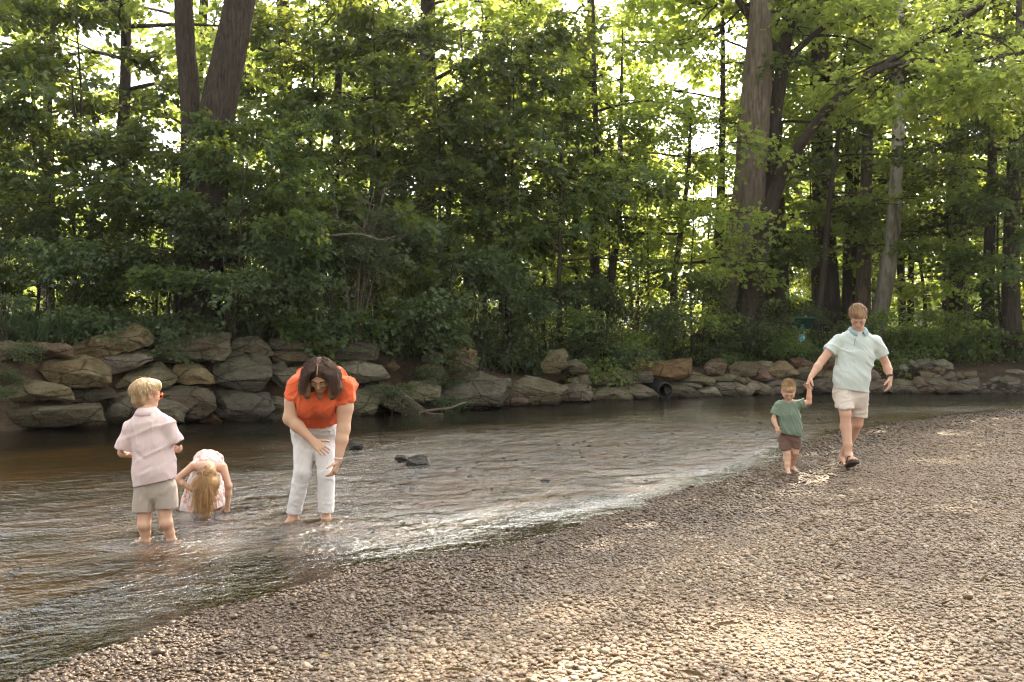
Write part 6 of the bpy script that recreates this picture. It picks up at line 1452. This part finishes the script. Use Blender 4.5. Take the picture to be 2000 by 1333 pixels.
# trousers
s = Vol(J(548, 1018) - [0, .35, .0], J(664, 815) + [0, .5, .02], .0052)
s.chain([(J(616, 822, .0), .160), (J(614, 838, .08), .176), (J(613, 850, .12), .172)], .05, TF)
def trouser(h_, k_, c_, r0, r1, r2, n):
    s.cone(h_, k_, r0, r1, .035); s.cone(k_, k_ + (c_ - k_) * 1.12, r1, r2, .02, None, [(c_, n)])
trouser(hR, kR, J(573.5, 1003, .05), .100, .068, .060, (-.1, .1, -1)); trouser(hL, kL, J(637, 999, .01), .098, .067, .063, (0, .1, -1))
s.near(folds(.0035, (1, .3, -.25), 15, 41, 4.5)); s.near(folds(.0018, (.6, .3, 1), 24, 43, 3.0))
dress('trousers', s, b, cloth_mat('white_denim', (.82, .78, .765), 340, .06, .08, .25), wom, [(J(614, 836, .08), J(613, 852, .12), .23, []), (hR, kR, .15, []), (kR, J(574, 999, .05), .10, []), (hL, kL, .15, []), (kL, J(637, 995, .01), .10, [])])
ring(wL + (eL - wL) * .06, eL - wL, .033, .008, .003, plain('silver', (.7, .68, .65), .25, .5, .9), 'bracelet', wom, b)
# shoulder length wavy hair, parted in the middle, falling forward beside the face
s = Vol(hc - .30, hc + .30, .0045); W = lambda x, y, z: hc + HM @ (np.array([x, y, z]) * hs)
s.ell(W(0, -.018, .036), np.array((.092, .110, .092)), HM, .01)
dn = HM.T @ np.array([0, .02, -1.0])
for sx in (-1, 1):
    q0 = W(sx * .080, .0, .040); q1, q2, q3 = [J(*t) for t in (((601, 738, -.42), (596, 757, -.44), (600, 772, -.46)) if sx < 0 else ((651, 738, -.42), (656, 758, -.44), (649, 775, -.46)))]
    s.chain([(q0, .034), (q1, .042), (q2, .047), (q3, .030)], .025)
    q0 = W(sx * .05, -.075, .03); q1 = W(sx * .105, -.05, -.03); q2 = q1 + np.array([sx * .02, .03, -.12]); s.chain([(q0, .05), (q1, .045), (q2, .03)], .03)
s.ell(W(0, .125, -.030), np.array((.064, .095, .105)), HM, .012, True); s.ell(W(0, .10, -.13), np.array((.062, .12, .09)), HM, .012, True); s.cone(W(0, .11, .05), W(0, -.02, .136), .006, .003, .010, sub=True)
s.near(lambda p: .008 * vnoise((p - hc) * [42, 26, 13], 1.0, 5) + .003 * vnoise((p - hc) * [110, 60, 30], 1.0, 8))
r = np.random.RandomState(12); ro, di, le = [], [], []
for i in range(1200):
    sx = 1 if i % 2 else -1; u = r.uniform(0, 1); a = r.uniform(-.2, 1.5)
    q = np.array([sx * (.012 + .084 * math.sin(u * 1.5)), -.09 + .17 * r.rand(), .050 + .082 * math.cos(u * 1.5)]); q[1] *= 1 - .2 * u
    ro.append(W(*q)); di.append(HM @ np.array([sx * 1.0, .1, -.2 - u]) + np.array([0, 0, -.4])); le.append(r.uniform(.13, .23))
def keepout(q):
    l = (q - hc) @ HM / hs; k_ = math.sqrt((l[0] / .094) ** 2 + ((l[1] + .018) / .112) ** 2 + ((l[2] - .036) / .094) ** 2)
    if k_ < 1: q = hc + HM @ ((np.array([0, -.018, .036]) + (l - [0, -.018, .036]) / max(k_, .3)) * hs)
    l = (q - hc) @ HM / hs
    if abs(l[0]) < .070 and l[1] > .02 and l[2] < .06: l[0] = math.copysign(.072, l[0]); q = hc + HM @ (l * hs)
    return q
hair_part(wom, b, s, strands(r, ro, di, le, .0016, (0, .02, -.8), .34, 9, .16, keepout), hair_mat('dark_brown_hair', (.016, .009, .007), (.15, .075, .04)), tip=lambda p: np.clip((hc[2] - .07 - p[:, 2]) * 4.2, -.15, .55))
sk = tube_np(smooth_path([W(0, .088, .092), W(0, .055, .118), W(0, .015, .127)], 8), np.linspace(.0032, .0022, 8), 6); link('parting', mesh_np('parting', sk[0] - b, sk[1], sk[2], ARM), wom)

finish(wom)
# ============================================================ girl bent double over the water
Y0 = 8.4; b = J(407, 1005, .3); b[2] = gz1(b[0], b[1])
v = Vol(J(332, 1035) - [0, .35, .08], J(458, 865) + [0, .72, .04], .0042)
hc = J(408, 930, -.14); HM = frame((0, .22, -.97), (0, -.95, .3)); hs = .88; ch = .9
head(v, hc, HM, hs, ch)
v.cone(J(407, 913, .02), hc + HM @ np.array([0, -.02, -.05]), .042, .042, .02)
v.chain([(J(407, 914, .03), .082), (J(407, 905, .18), .100), (J(407, 910, .34), .104), (J(407, 922, .42), .105)], .04, (Z3, .85))
v.cone(J(379, 911, .0), J(434, 914, .0), .040, .040, .03)
sR, eR, wR = J(377, 911, -.01), J(344.5, 937, -.06), J(375, 957, -.05); sL, eL, wL = J(436, 914, -.01), J(447, 950, -.06), J(444.5, 987, -.05)
v.chain([(sR, .034), (eR, .027), (eR * .6 + wR * .4, .026), (wR, .019)], .015); v.chain([(sL, .034), (eL, .027), (eL * .6 + wL * .4, .026), (wL, .019)], .015)
hand(v, wR, J(389, 958, -.03) - wR, (.1, .8, -.2), (0, -.3, 1), .115, curl=.6, wr=.019); hand(v, wL, J(443, 1004, -.05) - wL, (-.4, .5, 0), (-.8, -.3, 0), .115, curl=.35, wr=.019)
hR, hL = J(396, 930, .42), J(419, 930, .42); kR, aR = J(378, 984, .12), J(384, 1014, .26); kL, aL = J(428, 986, .14), J(424, 1014, .28)
leg(v, hR, kR, aR, .066, .045, .042, .028, (0, .012, 0)); leg(v, hL, kL, aL, .066, .045, .042, .028, (0, .012, 0))
foot(v, aR, (-.2, -1, 0), .16, 0); foot(v, aL, (.2, -1, 0), .16, 0)
girl = person(b, 'girl in a flowered white dress bent double, long honey hair hanging to the water', v, [KID, M_lip, M_lash, M_lash], face_idx(hc, HM, hs, ch))
fl_ = N('floral_cotton'); p_ = fl_.coord('Object'); vr = fl_.new('ShaderNodeTexVoronoi', i_Vector=fl_.mapping(p_, (1, 1, 1)), i_Scale=17.0); wob = fl_.noise(p_, 38, 3)
dd = fl_.math('ADD', vr.outputs['Distance'], fl_.math('MULTIPLY', fl_.math('SUBTRACT', wob, .5), .55)); pick = fl_.sep(vr.outputs['Color'])[0]
pet = fl_.ramp(pick, [(0, (.78, .34, .26)), (.35, (.76, .40, .38)), (.6, (.76, .50, .34)), (.8, (.58, .28, .32))], 'CONSTANT')
cc = fl_.mix(fl_.ramp(dd, [(.34, 1.0), (.42, 0.0)]), (.74, .66, .62), pet); cc = fl_.mix(fl_.ramp(fl_.noise(p_, 60, 2), [(.58, 0.0), (.66, .6)]), cc, (.62, .36, .30))
fl_.base(cc, .85, fl_.bump(fl_.noise(p_, 14, 4), .4, .02), .15)
t_ = fl_.new('ShaderNodeBsdfTranslucent'); fl_.put(t_, 0, cc); mx_ = fl_.new('ShaderNodeMixShader', i_0=.18, i_1=fl_.b.outputs[0], i_2=t_.outputs[0]); fl_.l.new(mx_.outputs[0], fl_.out.inputs[0])
s = Vol(J(345, 1010) - [0, .2, 0], J(450, 865) + [0, .72, .04], .0048)
s.chain([(J(407, 911, .06), .098), (J(407, 904, .18), .116), (J(407, 908, .34), .122), (J(406, 922, .42), .126)], .04, (Z3, .88))
s.cone(J(384, 908, .03), J(430, 910, .03), .046, .046, .04)
s.cone(J(404, 925, .30), J(398, 1000, .14), .125, .195, .05); s.cone(J(404, 930, .30), J(372, 985, .10), .11, .075, .05)
s.near(folds(.010, (.1, .2, 1), 13, 51, 5.0)); s.near(folds(.004, (.6, .3, .5), 24, 53, 3.0))
s.plane(J(398, 991, .1), unit(np.array([.04, .12, -1])))
dress('dress', s, b, fl_.m, girl, [(J(407, 908, .10), J(406, 925, .42), .19, []), (J(406, 930, .40), J(404, 955, .30), .22, [])])
s = Vol(hc - .34, hc + .30, .0045); W = lambda x, y, z: hc + HM @ (np.array([x, y, z]) * hs)
s.ell(W(0, -.012, .040), np.array((.094, .110, .094)) * hs, HM, .01)
for x0, x1, L, rr in ((-.05, -.030, .20, .045), (0, .0, .25, .045), (.05, .035, .20, .045), (-.03, -.01, .29, .03), (.02, .015, .27, .03)):
    q0 = W(x0, .02, .085); q1 = hc + np.array([x0 * 1.15, -.075, -.055]); q2 = hc + np.array([x1 * 1.15, -.05, -.06 - L * .35]); q3 = hc + np.array([x1 * .9, -.03, -.03 - L * .68]); s.chain([(q0, .04), (q1, rr + .006), (q2, rr), (q3, rr * .35)], .025)
s.near(lambda p: .006 * vnoise((p - hc) * [75, 40, 9], 1.0, 5))
r = np.random.RandomState(14); ro, di, le = [], [], []
for i in range(1000):
    a = r.uniform(-3.0, 3.0); q = np.array([.09 * math.sin(a) * r.uniform(.2, 1), .05 * math.cos(a), .115 - .03 * r.rand()]); ro.append(W(*q)); di.append(np.array([q[0] * 6, -.3, -.3])); le.append(r.uniform(.20, .33))
def keepout2(q):
    l = (q - hc) @ HM / hs - [0, -.012, .04]; k_ = math.sqrt((l[0] / .096) ** 2 + (l[1] / .112) ** 2 + (l[2] / .096) ** 2)
    return hc + HM @ ((l / max(k_, .3) + [0, -.012, .04]) * hs) if k_ < 1 else q
hair_part(girl, b, s, strands(r, ro, di, le, .0015, (0, .10, -.9), .16, 9, .22, keepout2), hair_mat('honey_hair', (.14, .075, .035), (.60, .36, .16)), tip=lambda p: np.clip((hc[2] - p[:, 2]) * 1.6, -.1, .35))

finish(girl)

# ------------------------------------------------------------ hazy morning air
hz = bpy.data.materials.new('haze'); hz.use_nodes = True; hn = hz.node_tree.nodes; hn.remove(hn['Principled BSDF'])
pv = hn.new('ShaderNodeVolumePrincipled'); pv.inputs['Density'].default_value = 0.00025; pv.inputs['Color'].default_value = (.95, .95, .92, 1); pv.inputs['Anisotropy'].default_value = .55
hz.node_tree.links.new(pv.outputs[0], hn['Material Output'].inputs['Volume'])
v, f, k = box_np((0, 36, 11.2), (150, 130, 25.6))
o = link('haze', mesh_np('haze', v, f, k, hz, False)); tag(o, 'thin hazy sunlit air between the trees', 'haze', kind='stuff')
